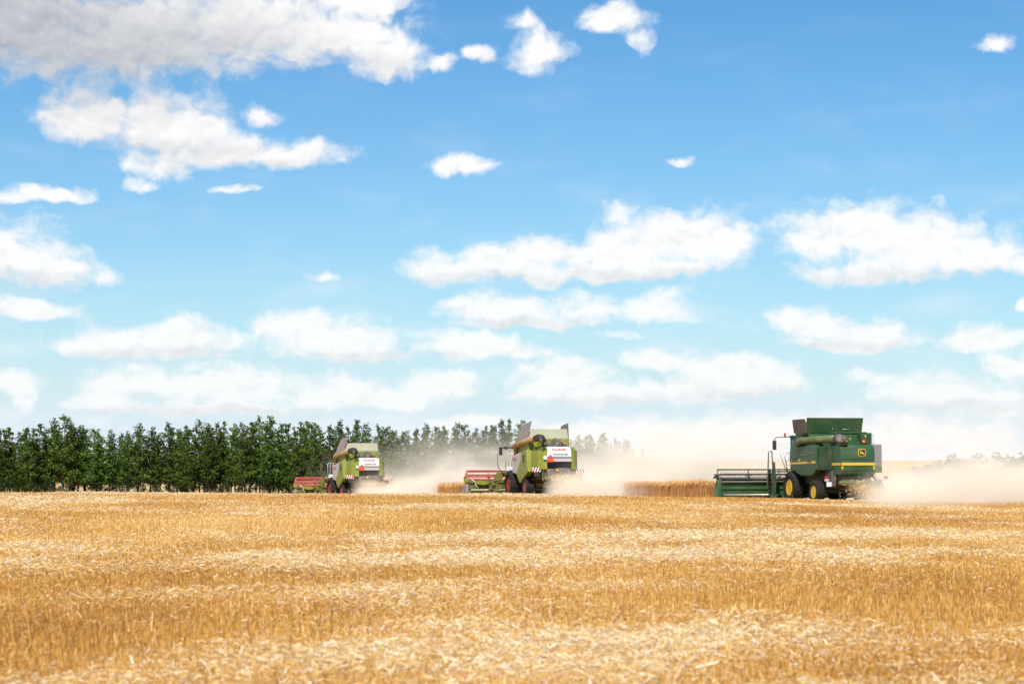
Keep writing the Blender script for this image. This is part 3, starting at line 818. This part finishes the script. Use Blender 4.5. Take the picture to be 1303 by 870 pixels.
def lime_combine():
    root = empty('combine_harvester')
    b = MB()
    b.box(-0.95, 0.95, -5.0, 0.9, 1.1, 3.0, 0.05)
    b.box(-1.3, 1.3, -0.2, 0.2, 0.7, 1.1, 0.05)
    b.box(-1.1, 1.1, -3.75, -3.45, 0.55, 0.8, 0.05)
    b.box(-0.8, 0.8, -5.4, -4.0, 1.2, 1.6, 0.04)
    b.build('chassis', M['lime_dark'], root)
    MB().prism([(0.8, 1.0), (0.8, 1.9), (2.9, 1.1), (2.9, 0.45)], 'x', -0.7, 0.7, 0.04).build('feeder_house', M['lime_dark'], root)
    for s in (-1, 1):
        # pale forward panel and lime panel with a pointed lower edge
        MB().prism([(-0.70, 2.72), (-2.9, 2.86), (-2.95, 2.40), (-1.75, 1.50), (-0.72, 1.62)], 'x', s * 1.25, s * 1.60, 0.04).build('pale_panel', M['pale'], root)
        gp = MB().prism([(-2.93, 2.88), (-4.45, 2.92), (-4.75, 1.55), (-2.6, 0.90), (-1.74, 1.46), (-2.97, 2.38)], 'x', s * 1.24, s * 1.615, 0.04).build('side_panel', M['lime'], root)
        if s < 0:
            lettering('CLAAS', 0.30, M['red'], root, T(-1.606, -1.35, 2.48) @ LEFT, bold=0.012, sx=1.0)
            for zz, hh in ((2.62, 0.11), (2.46, 0.13), (2.28, 0.12)):
                MB().prism([(-3.45, zz), (-3.95, zz + 0.02), (-3.9, zz - hh), (-3.5, zz - hh)], 'x', -1.625, -1.612).build('decal', M['black'], gp)
            lettering('450', 0.16, M['lime_dark'], gp, T(-1.622, -3.7, 1.98) @ LEFT, bold=0.004)
    MB().box(-1.2, 1.2, -4.9, -4.5, 1.5, 3.1, 0.03).build('inner_wall', M['lime_dark'], root)
    # rear corner boxes
    for s in (-1, 1):
        bx = MB()
        bx.prism([(s*0.80, -6.25), (s*0.84, -6.32), (s*1.05, -6.3), (s*1.28, -5.95), (s*1.42, -5.1), (s*1.42, -4.85), (s*0.80, -4.85)], 'z', 1.62, 2.82, 0.04)
        bx.prism([(s*0.80, -6.20), (s*1.05, -6.15), (s*1.1, -4.95), (s*0.80, -4.95)], 'z', 2.80, 3.02, 0.03)
        bo = bx.build('corner_box', M['lime'], root)
        MB().prism([(s*0.78, -6.42), (s*1.02, -6.32), (s*1.02, -5.9), (s*0.78, -5.9)], 'z', 1.62, 2.95, 0.04).build('corner_trim', M['lime'], bo)
    # white rear hood
    h = MB()
    h.prism([(-4.9, 3.02), (-5.9, 3.06), (-6.25, 2.98), (-6.42, 2.45), (-6.40, 2.38), (-4.9, 2.38)], 'x', -0.80, 0.80, 0.05)
    hood = h.build('rear_hood', M['white'], root)
    MB().box(-0.79, 0.79, -6.44, -5.0, 2.28, 2.375, 0.02).build('hood_recess', M['grey'], hood)
    MB().box(-0.80, 0.80, -6.47, -5.0, 2.10, 2.275, 0.03).build('hood_lip', M['pale'], hood)
    tilt = Matrix.Rotation(R(-18), 4, 'X')
    lettering('CLAAS', 0.19, M['sred'], hood, T(0, -6.30, 2.86) @ tilt @ REAR, bold=0.008, sx=1.6)
    lettering('TUCANO 450', 0.14, M['black'], hood, T(0.05, -6.41, 2.56) @ tilt @ REAR, bold=0.002, sx=1.15)
    # slow-vehicle triangle with round sticker
    MB().prism([(-0.86, 2.06), (-0.34, 2.06), (-0.46, 2.30), (-0.56, 2.52), (-0.64, 2.52), (-0.74, 2.30)], 'y', -6.53, -6.49, 0.0).build('warning_triangle', M['redrim'], root)
    MB().prism([(-0.80, 2.09), (-0.40, 2.09), (-0.5, 2.29), (-0.575, 2.45), (-0.625, 2.45), (-0.7, 2.29)], 'y', -6.545, -6.53, 0.0).build('triangle_face', M['sred'], bpy.data.objects[root.children[-1].name])
    MB().prism([(-0.93 + 0.12*math.cos(a), 2.35 + 0.12*math.sin(a)) for a in np.linspace(0, 2*PI, 14)[:-1]], 'y', -6.47, -6.44).build('speed_disc', M['swhite'], root)
    # shade inside the straw opening put in as a black box; straw chopper
    MB().box(-0.78, 0.78, -6.1, -5.0, 1.55, 2.09, 0.02).build('straw_outlet_shade', M['black'], root)
    ch = MB()
    ch.prism([(-5.0, 1.0), (-6.2, 0.95), (-6.45, 1.12), (-6.40, 1.62), (-6.15, 1.72), (-5.0, 1.7)], 'x', -0.82, 0.74, 0.05)
    for k in range(7):
        ch.box(-0.8 + k * 0.25, -0.78 + k * 0.25, -6.50, -6.3, 1.0, 1.6)
    cho = ch.build('straw_chopper', M['dull'], root)
    MB().box(-0.22, -0.08, -6.475, -6.43, 1.5, 1.64).build('decal', M['yellow'], cho)
    lad = MB()
    for zz in (1.05, 1.22, 1.39): lad.box(-1.1, -0.62, -6.42, -6.36, zz, zz + 0.03)
    lad.box(-1.1, -1.06, -6.42, -6.36, 0.9, 1.5)
    lad.build('chopper_guard', M['dull'], root)
    # warning boards
    for s in (-1, 1):
        cx, cy, cz = (-1.35, -6.05, 1.62) if s < 0 else (1.42, -6.05, 1.52)
        a = MB().box(min(s*0.8, cx), max(s*0.8, cx), cy + 0.05, cy + 0.10, cz - 0.05, cz + 0.02, 0.01).build('board_arm', M['cream'], root)
        wb = MB().box(cx - 0.30, cx + 0.30, cy - 0.02, cy + 0.03, cz - 0.14, cz + 0.14, 0.01).build('warning_board', M['swhite'], root)
        sb = MB()
        for k in range(4):
            x0_ = cx - 0.30 + k * 0.17
            d_ = 0.10 * s * -1
            sb.prism([(x0_ - 0.0, cz - 0.139), (x0_ + 0.085, cz - 0.139), (min(cx+0.3, max(cx-0.3, x0_ + 0.085 + d_)), cz + 0.139), (min(cx+0.3, max(cx-0.3, x0_ + d_)), cz + 0.139)], 'y', cy - 0.026, cy - 0.019)
        sb.build('red_stripes', M['redrim'], wb)
        MB().box(cx - 0.18, cx + 0.18, cy - 0.0, cy + 0.14, cz - 0.42, cz - 0.16, 0.03).build('tail_lamp', M['black'], root)
    # engine deck with rails
    e = MB()
    e.box(-0.75, 0.75, -5.2, -3.6, 2.95, 3.62, 0.05)
    ed = e.build('engine_cover', M['lime'], root)
    MB().lathe([(-0.02, 0.33), (0.02, 0.33)], (0, 0, 0), 20).build('rotary_screen', M['dull'], ed)
    rs = bpy.data.objects[ed.children[-1].name]; rs.rotation_euler = (0, 0, R(90)); rs.location = (0.1, -5.24, 3.3)
    mach = MB()
    mach.box(0.3, 0.7, -5.6, -5.0, 3.02, 3.35, 0.04); mach.box(-0.5, -0.2, -5.5, -5.1, 3.02, 3.3, 0.04)
    mach.tube([(-0.6, -5.4, 3.0), (-0.55, -5.4, 3.45), (-0.3, -5.4, 3.5)], 0.05, 8)
    mach.tube([(-0.55, -5.4, 3.10), (0.5, -5.3, 3.10)], 0.05, 6).box(-0.56, 0.72, -5.5, -5.1, 2.99, 3.06)
    mach.build('engine_parts', M['dull'], root)
    for x0_, x1_ in ((-0.05, 0.28), (0.42, 0.78)):
        r = MB(); r.tube([(x0_, -5.85, 3.0), (x0_, -5.85, 3.52), (x1_, -5.85, 3.52), (x1_, -5.85, 3.0)], 0.022, 6)
        r.tube([(x0_, -5.85, 3.28), (x1_, -5.85, 3.28)], 0.018, 6)
        r.build('handrail', M['steel'], root)
    MB().tube([(0.35, -5.75, 3.05), (0.35, -5.75, 3.3)], 0.03, 6).build('beacon_base', M['black'], root)
    MB().tube([(0.35, -5.75, 3.3), (0.35, -5.75, 3.45)], [0.085, 0.06], 10).build('beacon', M['orange'], root)
    lad2 = MB()
    for xx in (0.95, 1.08):
        lad2.tube([(xx + 0.1, -6.0, 1.4), (xx + 0.02, -6.0, 2.8), (xx - 0.08, -5.9, 3.45), (xx - 0.1, -5.6, 3.5)], 0.022, 6)
    for k in range(7): lad2.tube([(1.04, -6.0, 1.5 + k*0.22), (1.17, -6.0, 1.5 + k*0.22)], 0.016, 5)
    lad2.build('rear_ladder', M['steel'], root)
    # tank
    MB().box(-1.35, 1.35, -3.9, -0.4, 2.75, 3.72, 0.06).build('grain_tank', M['lime'], root)
    tank_flaps(root, [(-1.30, -3.85, -1.15, -3.95, 0.58), (1.30, -3.85, 1.18, -3.95, 0.58)], [(-1.32, -0.6, -1.20, -2.1, 0.95), (-1.32, -3.8, -1.20, -4.3, 1.05)], [(1.32, -3.8, 1.22, -4.1, 0.95), (1.32, -0.6, 1.22, -2.6, 0.88)], [(1.2, -0.5, 1.1, -0.5, 0.3), (-1.2, -0.5, -1.1, -0.5, 0.3)], 3.7, (M['cream'], M['mauve'], M['mauve'], M['mauve']))
    # unloading tube
    t = MB(); t.tube([(-1.35, -1.0, 2.9), (-1.52, -1.2, 3.35), (-1.52, -1.6, 3.42), (-1.18, -5.2, 3.62)], 0.19, 16)
    ua = t.build('unloading_auger', M['brass'], root)
    MB().tube([(-1.19, -5.15, 3.61), (-1.12, -5.65, 3.64), (-1.06, -6.1, 3.58), (-1.02, -6.35, 3.38), (-1.0, -6.42, 3.08)], [0.20, 0.22, 0.23, 0.22, 0.2], 14).build('spout', M['black'], ua)
    MB().tube([(-1.415, -2.70, 3.481), (-1.41, -2.76, 3.484)], 0.2, 16).build('clamp_ring', M['dull'], ua)
    tr = MB(); tr.prism([(-0.7, 2.75), (-0.72, 3.15), (-1.0, 3.3), (-1.15, 2.8)], 'x', -1.5, -1.1, 0.03)
    tr.build('auger_cradle', M['black'], root)
    # cab
    c = MB()
    c.box(-0.95, 0.95, -0.35, 1.5, 3.25, 3.45, 0.07)
    c.box(-0.95, 0.95, -0.3, 1.45, 1.75, 2.05, 0.05)
    for xx in (-0.9, 0.9):
        for yy in (-0.25, 0.55, 1.4): c.box(xx - 0.05, xx + 0.05, yy - 0.05, yy + 0.05, 1.9, 3.3)
    cb = c.build('cab', M['white'], root)
    MB().box(-0.88, 0.88, -0.2, 1.38, 2.05, 3.24, 0.05).build('cab_glass', M['glass'], cb)
    for s in (-1, 1):
        mo = MB().tube([(s*0.95, 0.9, 3.3), (s*1.5, 1.0, 3.35), (s*1.95, 1.05, 3.3)], 0.05, 6).build('mirror_arm', M['black'], root)
        MB().box(s*1.95 - 0.11, s*1.95 + 0.11, 1.0, 1.1, 2.85, 3.38, 0.03).build('mirror', M['black'], mo)
        MB().box(s*1.60 - 0.10, s*1.60 + 0.10, 0.95, 1.05, 3.22, 3.42, 0.03).build('work_lamp', M['black'], mo)
        MB().tube([(s*1.2, 0.5, 3.48), (s*1.2, 0.5, 3.62)], [0.08, 0.06], 10).build('beacon', M['orange'], mo)
    for xx in (-1.75, -1.55, -1.35):
        MB().tube([(xx, 0.5, 1.95), (xx + 0.02, 0.5, 2.9), (xx + 0.12, 0.5, 2.98)], 0.03, 6).build('handrail', M['white'], root)
    MB().box(-1.95, -0.95, 0.2, 1.1, 1.62, 1.74, 0.03).build('platform', M['lime_dark'], root)
    MB().box(-1.75, -1.25, 0.1, 0.3, 1.74, 2.05, 0.04).build('step_box', M['white'], root)
    MB().tube([(-1.9, 0.9, 1.72), (-2.15, 0.9, 2.0), (-2.2, 0.9, 2.35), (-2.2, 0.9, 2.95)], 0.03, 6).build('handrail', M['lime_dark'], root)
    # ladder arm swung out to the left
    a = MB()
    a.slab([(-1.6, 0.8, 1.72), (-2.25, 1.0, 1.70), (-2.75, 1.3, 0.55), (-2.45, 1.3, 0.5)], 0.12)
    for k in range(4): a.box(-2.7 + k*0.12, -2.0 + k*0.1, 0.9, 1.5, 0.6 + k*0.28, 0.65 + k*0.28)
    a.build('ladder', M['lime_dark'], root)
    for s in (-1, 1):
        wheel(root, 'front_wheel', (s * 1.30, 0, 0.90), 0.93, 0.92, 0.44, M['redrim'], 20)
        wheel(root, 'rear_wheel', (s * 1.26, -3.6, 0.62), 0.64, 0.62, 0.32, M['redrim'], 18)
    header(root, 7.7, 2.4, 'lime')
    return root
def children_of(o): return list(o.children)
def copy_tree(o, parent=None):
    c = o.copy(); COL.objects.link(c)
    if parent is not None: c.parent = parent
    for ch in children_of(o): copy_tree(ch, c)
    return c
def place(root, hub_px, d, theta, hub_x, dip=0.0, sink=0.0):
    """stands a combine so that its left front wheel is on the given bearing and distance, heading theta to the left of +y"""
    hx, hy = (hub_px - 651.5) / FPX * d, d
    ox, oy = hx - hub_x * math.cos(theta), hy - hub_x * math.sin(theta)
    rx, ry = ox + 3.6 * math.sin(theta), oy - 3.6 * math.cos(theta)
    z0, z1 = float(H(ox, oy)), float(H(rx, ry))
    root.location = (ox, oy, z0 - sink)
    root.rotation_euler = (0, 0, 0)
    root.rotation_mode = 'XYZ'
    root.rotation_euler = (math.atan2(z0 - z1, 3.6) - dip, 0, theta)
jd = green_combine(); place(jd, 1002.6, 121, R(13.5), -1.75, 0.0, 0.09)
c2 = lime_combine(); place(c2, 646.3, 130, R(14), -1.75, R(1.2))
tag(c2, 'lime and white combine harvester wrapped in dust between the dark green one and its twin', 'combine harvester', 'combine harvesters working in echelon')
c1 = copy_tree(c2); place(c1, 419.5, 156, R(17), -1.75, R(1.2))
tag(c1, 'lime and white combine harvester with its red reel in front of the clear dark poplars', 'combine harvester', 'combine harvesters working in echelon')

# ------------------------------------------------------------------ trees
def leaf_material(name, dark, light):
    m = bpy.data.materials.new(name); m.use_nodes = True
    t = m.node_tree; t.nodes.clear()
    at = nd(t, 'ShaderNodeAttribute', attribute_name='tint')
    oi = nd(t, 'ShaderNodeObjectInfo')
    c = mixc(t, at.outputs['Fac'], dark, light)
    hv = nd(t, 'ShaderNodeHueSaturation')
    t.links.new(c, hv.inputs['Color'])
    t.links.new(mth(t, 'MULTIPLY_ADD', oi.outputs['Random'], 0.03, 0.485), hv.inputs['Hue'])
    t.links.new(mth(t, 'MULTIPLY_ADD', oi.outputs['Random'], 0.6, 0.70), hv.inputs['Value'])
    d = nd(t, 'ShaderNodeBsdfDiffuse'); t.links.new(hv.outputs[0], d.inputs[0])
    tr = nd(t, 'ShaderNodeBsdfTranslucent'); t.links.new(hv.outputs[0], tr.inputs[0])
    mx_ = nd(t, 'ShaderNodeMixShader'); mx_.inputs[0].default_value = 0.3
    t.links.new(d.outputs[0], mx_.inputs[1]); t.links.new(tr.outputs[0], mx_.inputs[2])
    o = nd(t, 'ShaderNodeOutputMaterial'); t.links.new(mx_.outputs[0], o.inputs[0])
    return m
LEAF = leaf_material('poplar_leaves', (0.036, 0.070, 0.016), (0.155, 0.225, 0.040))
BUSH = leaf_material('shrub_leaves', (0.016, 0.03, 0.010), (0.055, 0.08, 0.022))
BARK = principled('grey_bark', (0.10, 0.085, 0.07), 0.9)[0]
def leaf_cloud(centres, radii, per, size, seed):
    r = np.random.default_rng(seed)
    vs, tn = [], []
    for (c, rad) in zip(centres, radii):
        n = max(6, int(per * rad * rad))
        d = r.normal(0, 1, (n, 3)); d /= np.linalg.norm(d, axis=1)[:, None]
        p = np.array(c) + d * (rad * r.random((n, 1)) ** 0.45) * np.array([1, 1, 0.9])
        a = r.normal(0, 1, (n, 3)); a /= np.linalg.norm(a, axis=1)[:, None]
        b_ = np.cross(a, r.normal(0, 1, (n, 3))); b_ /= np.linalg.norm(b_, axis=1)[:, None]
        s = size * r.uniform(0.6, 1.3, (n, 1))
        v = np.empty((n, 4, 3))
        v[:, 0] = p - a * s; v[:, 1] = p + b_ * s * 0.55; v[:, 2] = p + a * s; v[:, 3] = p - b_ * s * 0.55
        vs.append(v.reshape(-1, 3))
        tn.append(np.clip(r.normal(r.uniform(0.2, 0.75), 0.2, n), 0, 1))
    return np.concatenate(vs), np.concatenate(tn)
def poplar_meshes(k, spiky):
    """unit poplar about 12 m tall: trunk with limbs, crown of leaf sprays along rising boughs"""
    r = random.Random(100 + k)
    Hh = 12.0
    tb = MB()
    lean = (r.uniform(-0.3, 0.3), r.uniform(-0.3, 0.3))
    def axis(z): return (lean[0] * z / Hh, lean[1] * z / Hh, z)
    tb.tube([(0, 0, -0.4)] + [axis(z) for z in (0.5, 3, 6, 9, 11.3)], [0.17, 0.15, 0.12, 0.09, 0.05, 0.02], 7)
    cs, rs = [], []
    z = r.uniform(1.0, 2.4)
    while z < Hh:
        t = max(0.02, (z - 1.0) / (Hh - 1.0))
        wmax = (2.7 if not spiky else 2.1) * (min(1, t / 0.10) ** 0.4) * (1 - t) ** (0.5 if not spiky else 0.7) + 0.15
        n = 4 if t < 0.7 else 3
        for j in range(n):
            a = r.uniform(0, 2 * PI)
            rr = wmax * r.uniform(0.35, 1.0)
            base = axis(z - 0.6)
            tip = (base[0] + rr * math.cos(a), base[1] + rr * math.sin(a), z + r.uniform(0.1, 0.7))
            if r.random() < 0.6: tb.tube([axis(z - 0.9), tip], [0.035, 0.012], 4, cap=False)
            cs.append(tip); rs.append((0.72 - 0.36 * t) * r.uniform(0.75, 1.2))
            if rr > 0.8 and r.random() < 0.7:
                cs.append(tuple(0.5 * (p + q) for p, q in zip(base, tip))); rs.append(0.5 * r.uniform(0.7, 1.1))
        z += r.uniform(0.26, 0.42)
    for q in range(3):
        cs.append((axis(12)[0] + r.uniform(-.12, .12), axis(12)[1], 11.6 + q * 0.3)); rs.append(0.3 - 0.06 * q)
    v, tn = leaf_cloud(cs, rs, 66, 0.19, 500 + k)
    tm = bpy.data.meshes.new('trunk'); tb.bm.to_mesh(tm); tb.bm.free(); tm.materials.append(BARK)
    return tm, arr_mesh('crown', v, 4, LEAF, tn)
POP = [poplar_meshes(k, k % 2 == 0) for k in range(9)]
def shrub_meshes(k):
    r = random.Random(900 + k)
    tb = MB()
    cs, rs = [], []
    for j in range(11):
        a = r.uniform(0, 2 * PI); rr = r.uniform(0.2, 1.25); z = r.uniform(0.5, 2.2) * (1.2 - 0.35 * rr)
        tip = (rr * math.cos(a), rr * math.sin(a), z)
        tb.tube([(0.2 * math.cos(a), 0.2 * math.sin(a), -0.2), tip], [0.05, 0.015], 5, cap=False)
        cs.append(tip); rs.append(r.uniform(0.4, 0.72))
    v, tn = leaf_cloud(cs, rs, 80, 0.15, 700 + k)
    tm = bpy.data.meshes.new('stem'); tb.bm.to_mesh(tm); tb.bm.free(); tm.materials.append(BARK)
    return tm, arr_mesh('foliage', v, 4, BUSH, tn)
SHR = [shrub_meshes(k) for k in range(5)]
def plant(kind, meshes, px, d, h, unit, parts, label, cat, group, wide=1.0):
    x, y = (px - 651.5) / FPX * d, d
    o = empty(kind, (x, y, float(H(x, y))), random.uniform(0, 6.28))
    s = h / unit
    o.scale = (s * wide, s * wide, s)
    tag(o, label, cat, group)
    for nm, me in zip(parts, meshes):
        c = bpy.data.objects.new(nm, me); COL.objects.link(c); c.parent = o
    return o
ORD = ['first', 'second', 'third', 'fourth', 'fifth', 'sixth', 'seventh', 'eighth', 'ninth', 'tenth', 'eleventh', 'twelfth', 'thirteenth', 'fourteenth',
       'fifteenth', 'sixteenth', 'seventeenth', 'eighteenth', 'nineteenth', 'twentieth']
TOPX = [0, 30, 60, 85, 110, 130, 170, 215, 240, 275, 305, 330, 350, 390, 430, 460, 500, 530, 560, 600, 640, 680, 720, 740, 780, 800, 825]
TOPY = [546, 543, 545, 533, 546, 549, 545, 545, 541, 542, 545, 530, 541, 538, 540, 541, 542, 543, 541, 545, 540, 546, 552, 554, 556, 561, 573]
def belt_d(px): return float(np.interp(px, [0, 640, 830], [335, 352, 470]))
def height_for(px, d, top):
    x = (px - 651.5) / FPX * d
    return EYE - (top - 577) / FPX * d - float(H(x, d))
SECT = [(0, 365, 'clear dark green poplar, {} from the open end of the belt, bare stubble before it'),
        (365, 500, 'poplar {} in the belt above the lime combine that stands against clear dark trees'),
        (500, 640, 'dust-veiled poplar, {} in the gap between the two lime combines'),
        (640, 735, 'pale dusty poplar, {} of those rising behind the middle combine'),
        (735, 840, 'faded poplar {} along the low dusty tail of the belt')]
front = []
px = -6.0
while px < 828:
    front.append(px); px += random.uniform(8.5, 15.5) * (0.8 if px > 720 else 1)
for (a, b_, lab) in SECT:
    k = 0
    for px in [q for q in front if a - 20 <= q < b_ and (q >= a or a == 0)]:
        d = belt_d(px) + random.uniform(-3, 3)
        h = height_for(px, d, float(np.interp(px, TOPX, TOPY)) + random.choice((random.uniform(-5, 3), random.uniform(0, 12))))
        plant('poplar_tree', POP[random.randrange(9)], px, d, h, 12.2, ('trunk', 'crown'), lab.format(ORD[min(k, 19)] if k < 20 else ORD[19]), 'tree', 'poplars of the front row', random.uniform(0.9, 1.4))
        k += 1
for px in np.arange(2, 812, 15.0):
    px = float(px + random.uniform(-6, 6))
    d = belt_d(px) + 7 + random.uniform(-2, 2)
    h = height_for(px, d, float(np.interp(px, TOPX, TOPY)) + random.uniform(0, 9))
    plant('poplar_tree', POP[random.randrange(9)], px, d, h, 12.2, ('trunk', 'crown'), 'poplar of the back row, mostly hidden behind the front row', 'tree', 'poplars of the back row', random.uniform(0.95, 1.25))
for i, px in enumerate(np.arange(-4, 470, 10.5)):
    px = float(px + random.uniform(-7, 7))
    d = belt_d(px) - 3 + random.uniform(-2, 4)
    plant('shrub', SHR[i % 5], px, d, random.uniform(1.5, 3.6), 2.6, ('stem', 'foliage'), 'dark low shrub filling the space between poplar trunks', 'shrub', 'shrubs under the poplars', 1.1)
# hazy trees beyond the dust of the green combine
for i, (px, top, lab) in enumerate([(1168, 590, 'lowest faded bushy tree at the thin end of the dusty clump'), (1192, 585, 'small faded bushy tree beside the lowest one, deep in dust'),
        (1216, 579, 'faded bushy tree in the dust, third from the open sky'), (1238, 576, 'rounded faded tree in the middle of the dusty clump'),
        (1262, 574, 'tallest faded tree of the dusty clump beyond the green combine'), (1284, 580, 'faded tree between the tallest one and the frame edge'), (1304, 573, 'faded tree cut by the frame edge')]):
    d = 330 + random.uniform(-8, 8)
    plant('broadleaf_tree', SHR[i % 5], px, d, height_for(px, d, top), 2.6, ('trunk', 'crown'), lab, 'tree', 'trees beyond the dust', 1.8)

# ------------------------------------------------------------------ dust and flying chaff
def dust_material(name, L, Wd, Ht, dens, h0, h1, veil, rise, seed, xin=1.0, skew=0.0, col=(0.98, 0.905, 0.775)):
    """local x runs downwind, y is depth, z is up; density thins with height, downwind and towards the edges"""
    m = bpy.data.materials.new(name); m.use_nodes = True
    t = m.node_tree; t.nodes.clear()
    tc_ = nd(t, 'ShaderNodeTexCoord')
    sp = nd(t, 'ShaderNodeSeparateXYZ'); t.links.new(tc_.outputs['Object'], sp.inputs[0])
    X, Y, Z = sp.outputs
    Y = mth(t, 'MULTIPLY_ADD', mth(t, 'MAXIMUM', X, 0.0), -skew, Y)
    off = vmt(t, 'ADD', tc_.outputs['Object'], (seed * 13.1, seed * 7.7, 0))
    st = vmt(t, 'MULTIPLY', off, (0.8, 0.8, 1.15))
    n1 = noise(t, st, 0.22, 5.0, 0.6)
    n2_ = noise(t, st, 0.75, 4.0, 0.6)
    nn = mth(t, 'MULTIPLY_ADD', n2_, 0.45, n1)                 # about 0.3 .. 1.15
    hs_ = mth(t, 'MULTIPLY_ADD', mth(t, 'MAXIMUM', X, 0.0), h1, h0)
    hs_ = mth(t, 'MULTIPLY', hs_, mth(t, 'MULTIPLY_ADD', nn, 2.6, -0.9))
    hs_ = mth(t, 'MAXIMUM', hs_, 0.25)
    lowd = mth(t, 'EXPONENT', mth(t, 'MULTIPLY', mth(t, 'POWER', mth(t, 'DIVIDE', mth(t, 'MAXIMUM', Z, 0.0), hs_), 2.0), -1.0))
    lowd = mth(t, 'MULTIPLY', lowd, dens)
    lowd = mth(t, 'MULTIPLY', lowd, mrange(t, X, 0.25 * L, 1.0 * L, 1.0, 0.25))
    vz = mth(t, 'MULTIPLY', Ht, mrange(t, X, 0.0, rise, 0.25, 1.0))
    ve = mth(t, 'MULTIPLY', mrange(t, mth(t, 'DIVIDE', Z, vz), 1.0, 0.1), mth(t, 'MULTIPLY', mrange(t, nn, 0.52, 0.95, 0.05, 1.9), veil))
    tot = mth(t, 'ADD', lowd, ve)
    for fade in (mrange(t, X, -xin, xin), mrange(t, X, L, 0.82 * L), mrange(t, Y, -Wd / 2, -Wd / 2 + 1.6), mrange(t, Y, Wd / 2, Wd / 2 - 3.0), mrange(t, Z, Ht, 0.7 * Ht)):
        tot = mth(t, 'MULTIPLY', tot, fade)
    v = nd(t, 'ShaderNodeVolumePrincipled')
    v.inputs['Color'].default_value = (*col, 1)
    v.inputs['Anisotropy'].default_value = -0.35
    t.links.new(tot, v.inputs['Density'])
    o = nd(t, 'ShaderNodeOutputMaterial'); t.links.new(v.outputs[0], o.inputs['Volume'])
    return m
def dust(loc, L, Wd, Ht, label, rz=0.0, **kw):
    m = dust_material('straw_dust', L, Wd, Ht, **kw)
    b = MB(); b.prism([(-kw.get('xin', 1.0) - 0.2, -Wd / 2), (0, -Wd / 2), (L, -Wd / 2 + kw.get('skew', 0) * L), (L, Wd / 2 + kw.get('skew', 0) * L), (0, Wd / 2), (-kw.get('xin', 1.0) - 0.2, Wd / 2)], 'z', -1.0, Ht)
    o = b.build('dust', m)
    o.location = loc; o.rotation_euler = (0, 0, rz)
    tag(o, label, 'dust', kind='stuff')
    return o
def local_pt(root, p):
    root_m = Matrix.Translation(root.location) @ root.rotation_euler.to_matrix().to_4x4()
    return root_m @ Vector(p)
def blow(root, p, shift, **kw):
    q = local_pt(root, p)
    x, y = q.x, q.y + shift
    L, Wd, Ht, label, rz = kw.pop('L'), kw.pop('Wd'), kw.pop('Ht'), kw.pop('label'), kw.pop('rz')
    dust((x, y, float(H(x, y))), L, Wd, Ht, label, rz, **kw)
blow(c1, (-0.7, -7.0, 0), 0.2, skew=0.12, L=26, Wd=7, Ht=6.5, rz=0.0, label='pale dust blowing from the combine among clear poplars', dens=1.6, h0=0.85, h1=0.10, veil=0.15, rise=5, seed=1)
blow(c2, (-0.5, -7.4, 0), -0.5, skew=0.45, L=17, Wd=5.5, Ht=5.5, rz=0.0, label='pale dust blowing from the middle combine', dens=1.6, h0=0.85, h1=0.10, veil=0.10, rise=4, seed=2)
blow(jd, (0.0, -7.8, 0), -0.3, skew=0.14, L=24, Wd=6.5, Ht=5.0, rz=0.0, label='pale dust blowing from the dark green combine', dens=0.7, h0=1.1, h1=0.04, veil=0.11, rise=5, seed=3, xin=1.2)
# broad drifting veil between the machines and the trees
dust((-14, 190, float(H(-5, 190)) - 0.5), 75, 40, 11, 'thin dust drifting in front of the poplar belt', dens=0.05, h0=3.2, h1=0.0, veil=0.020, rise=34, seed=4, xin=6.0)

def chaff(root, n, seed):
    r = np.random.default_rng(seed)
    t = r.random(n) ** 1.4
    p = np.stack([r.normal(0, 0.38, n) * (1 + 1.6 * t) + 0.3 * t, -6.4 - 2.8 * t, 1.08 - 0.9 * t ** 1.7 + r.normal(0, 0.16, n) * (1 + t)], -1)
    p[:, 2] = np.maximum(p[:, 2], 0.03)
    a = r.normal(0, 1, (n, 3)); a /= np.linalg.norm(a, axis=1)[:, None]
    b_ = np.cross(a, r.normal(0, 1, (n, 3))); b_ /= np.linalg.norm(b_, axis=1)[:, None]
    L = r.uniform(0.02, 0.07, (n, 1)); w = 0.006
    v = np.empty((n, 4, 3))
    v[:, 0] = p - a * L - b_ * w; v[:, 1] = p - a * L + b_ * w; v[:, 2] = p + a * L + b_ * w; v[:, 3] = p + a * L - b_ * w
    o = bpy.data.objects.new('chopped_straw', arr_mesh('chopped_straw', v.reshape(-1, 3), 4, STRAW, np.clip(r.normal(0.55, 0.25, n), 0, 1)))
    COL.objects.link(o)
    o.location = root.location; o.rotation_euler = root.rotation_euler
    return o
tag(chaff(jd, 3500, 1), 'chopped straw flying out behind the dark green combine', 'straw', kind='stuff')
tag(chaff(c2, 3000, 2), 'chopped straw flying out behind the middle combine', 'straw', kind='stuff')
tag(chaff(c1, 2000, 3), 'chopped straw flying out behind the combine among clear poplars', 'straw', kind='stuff')
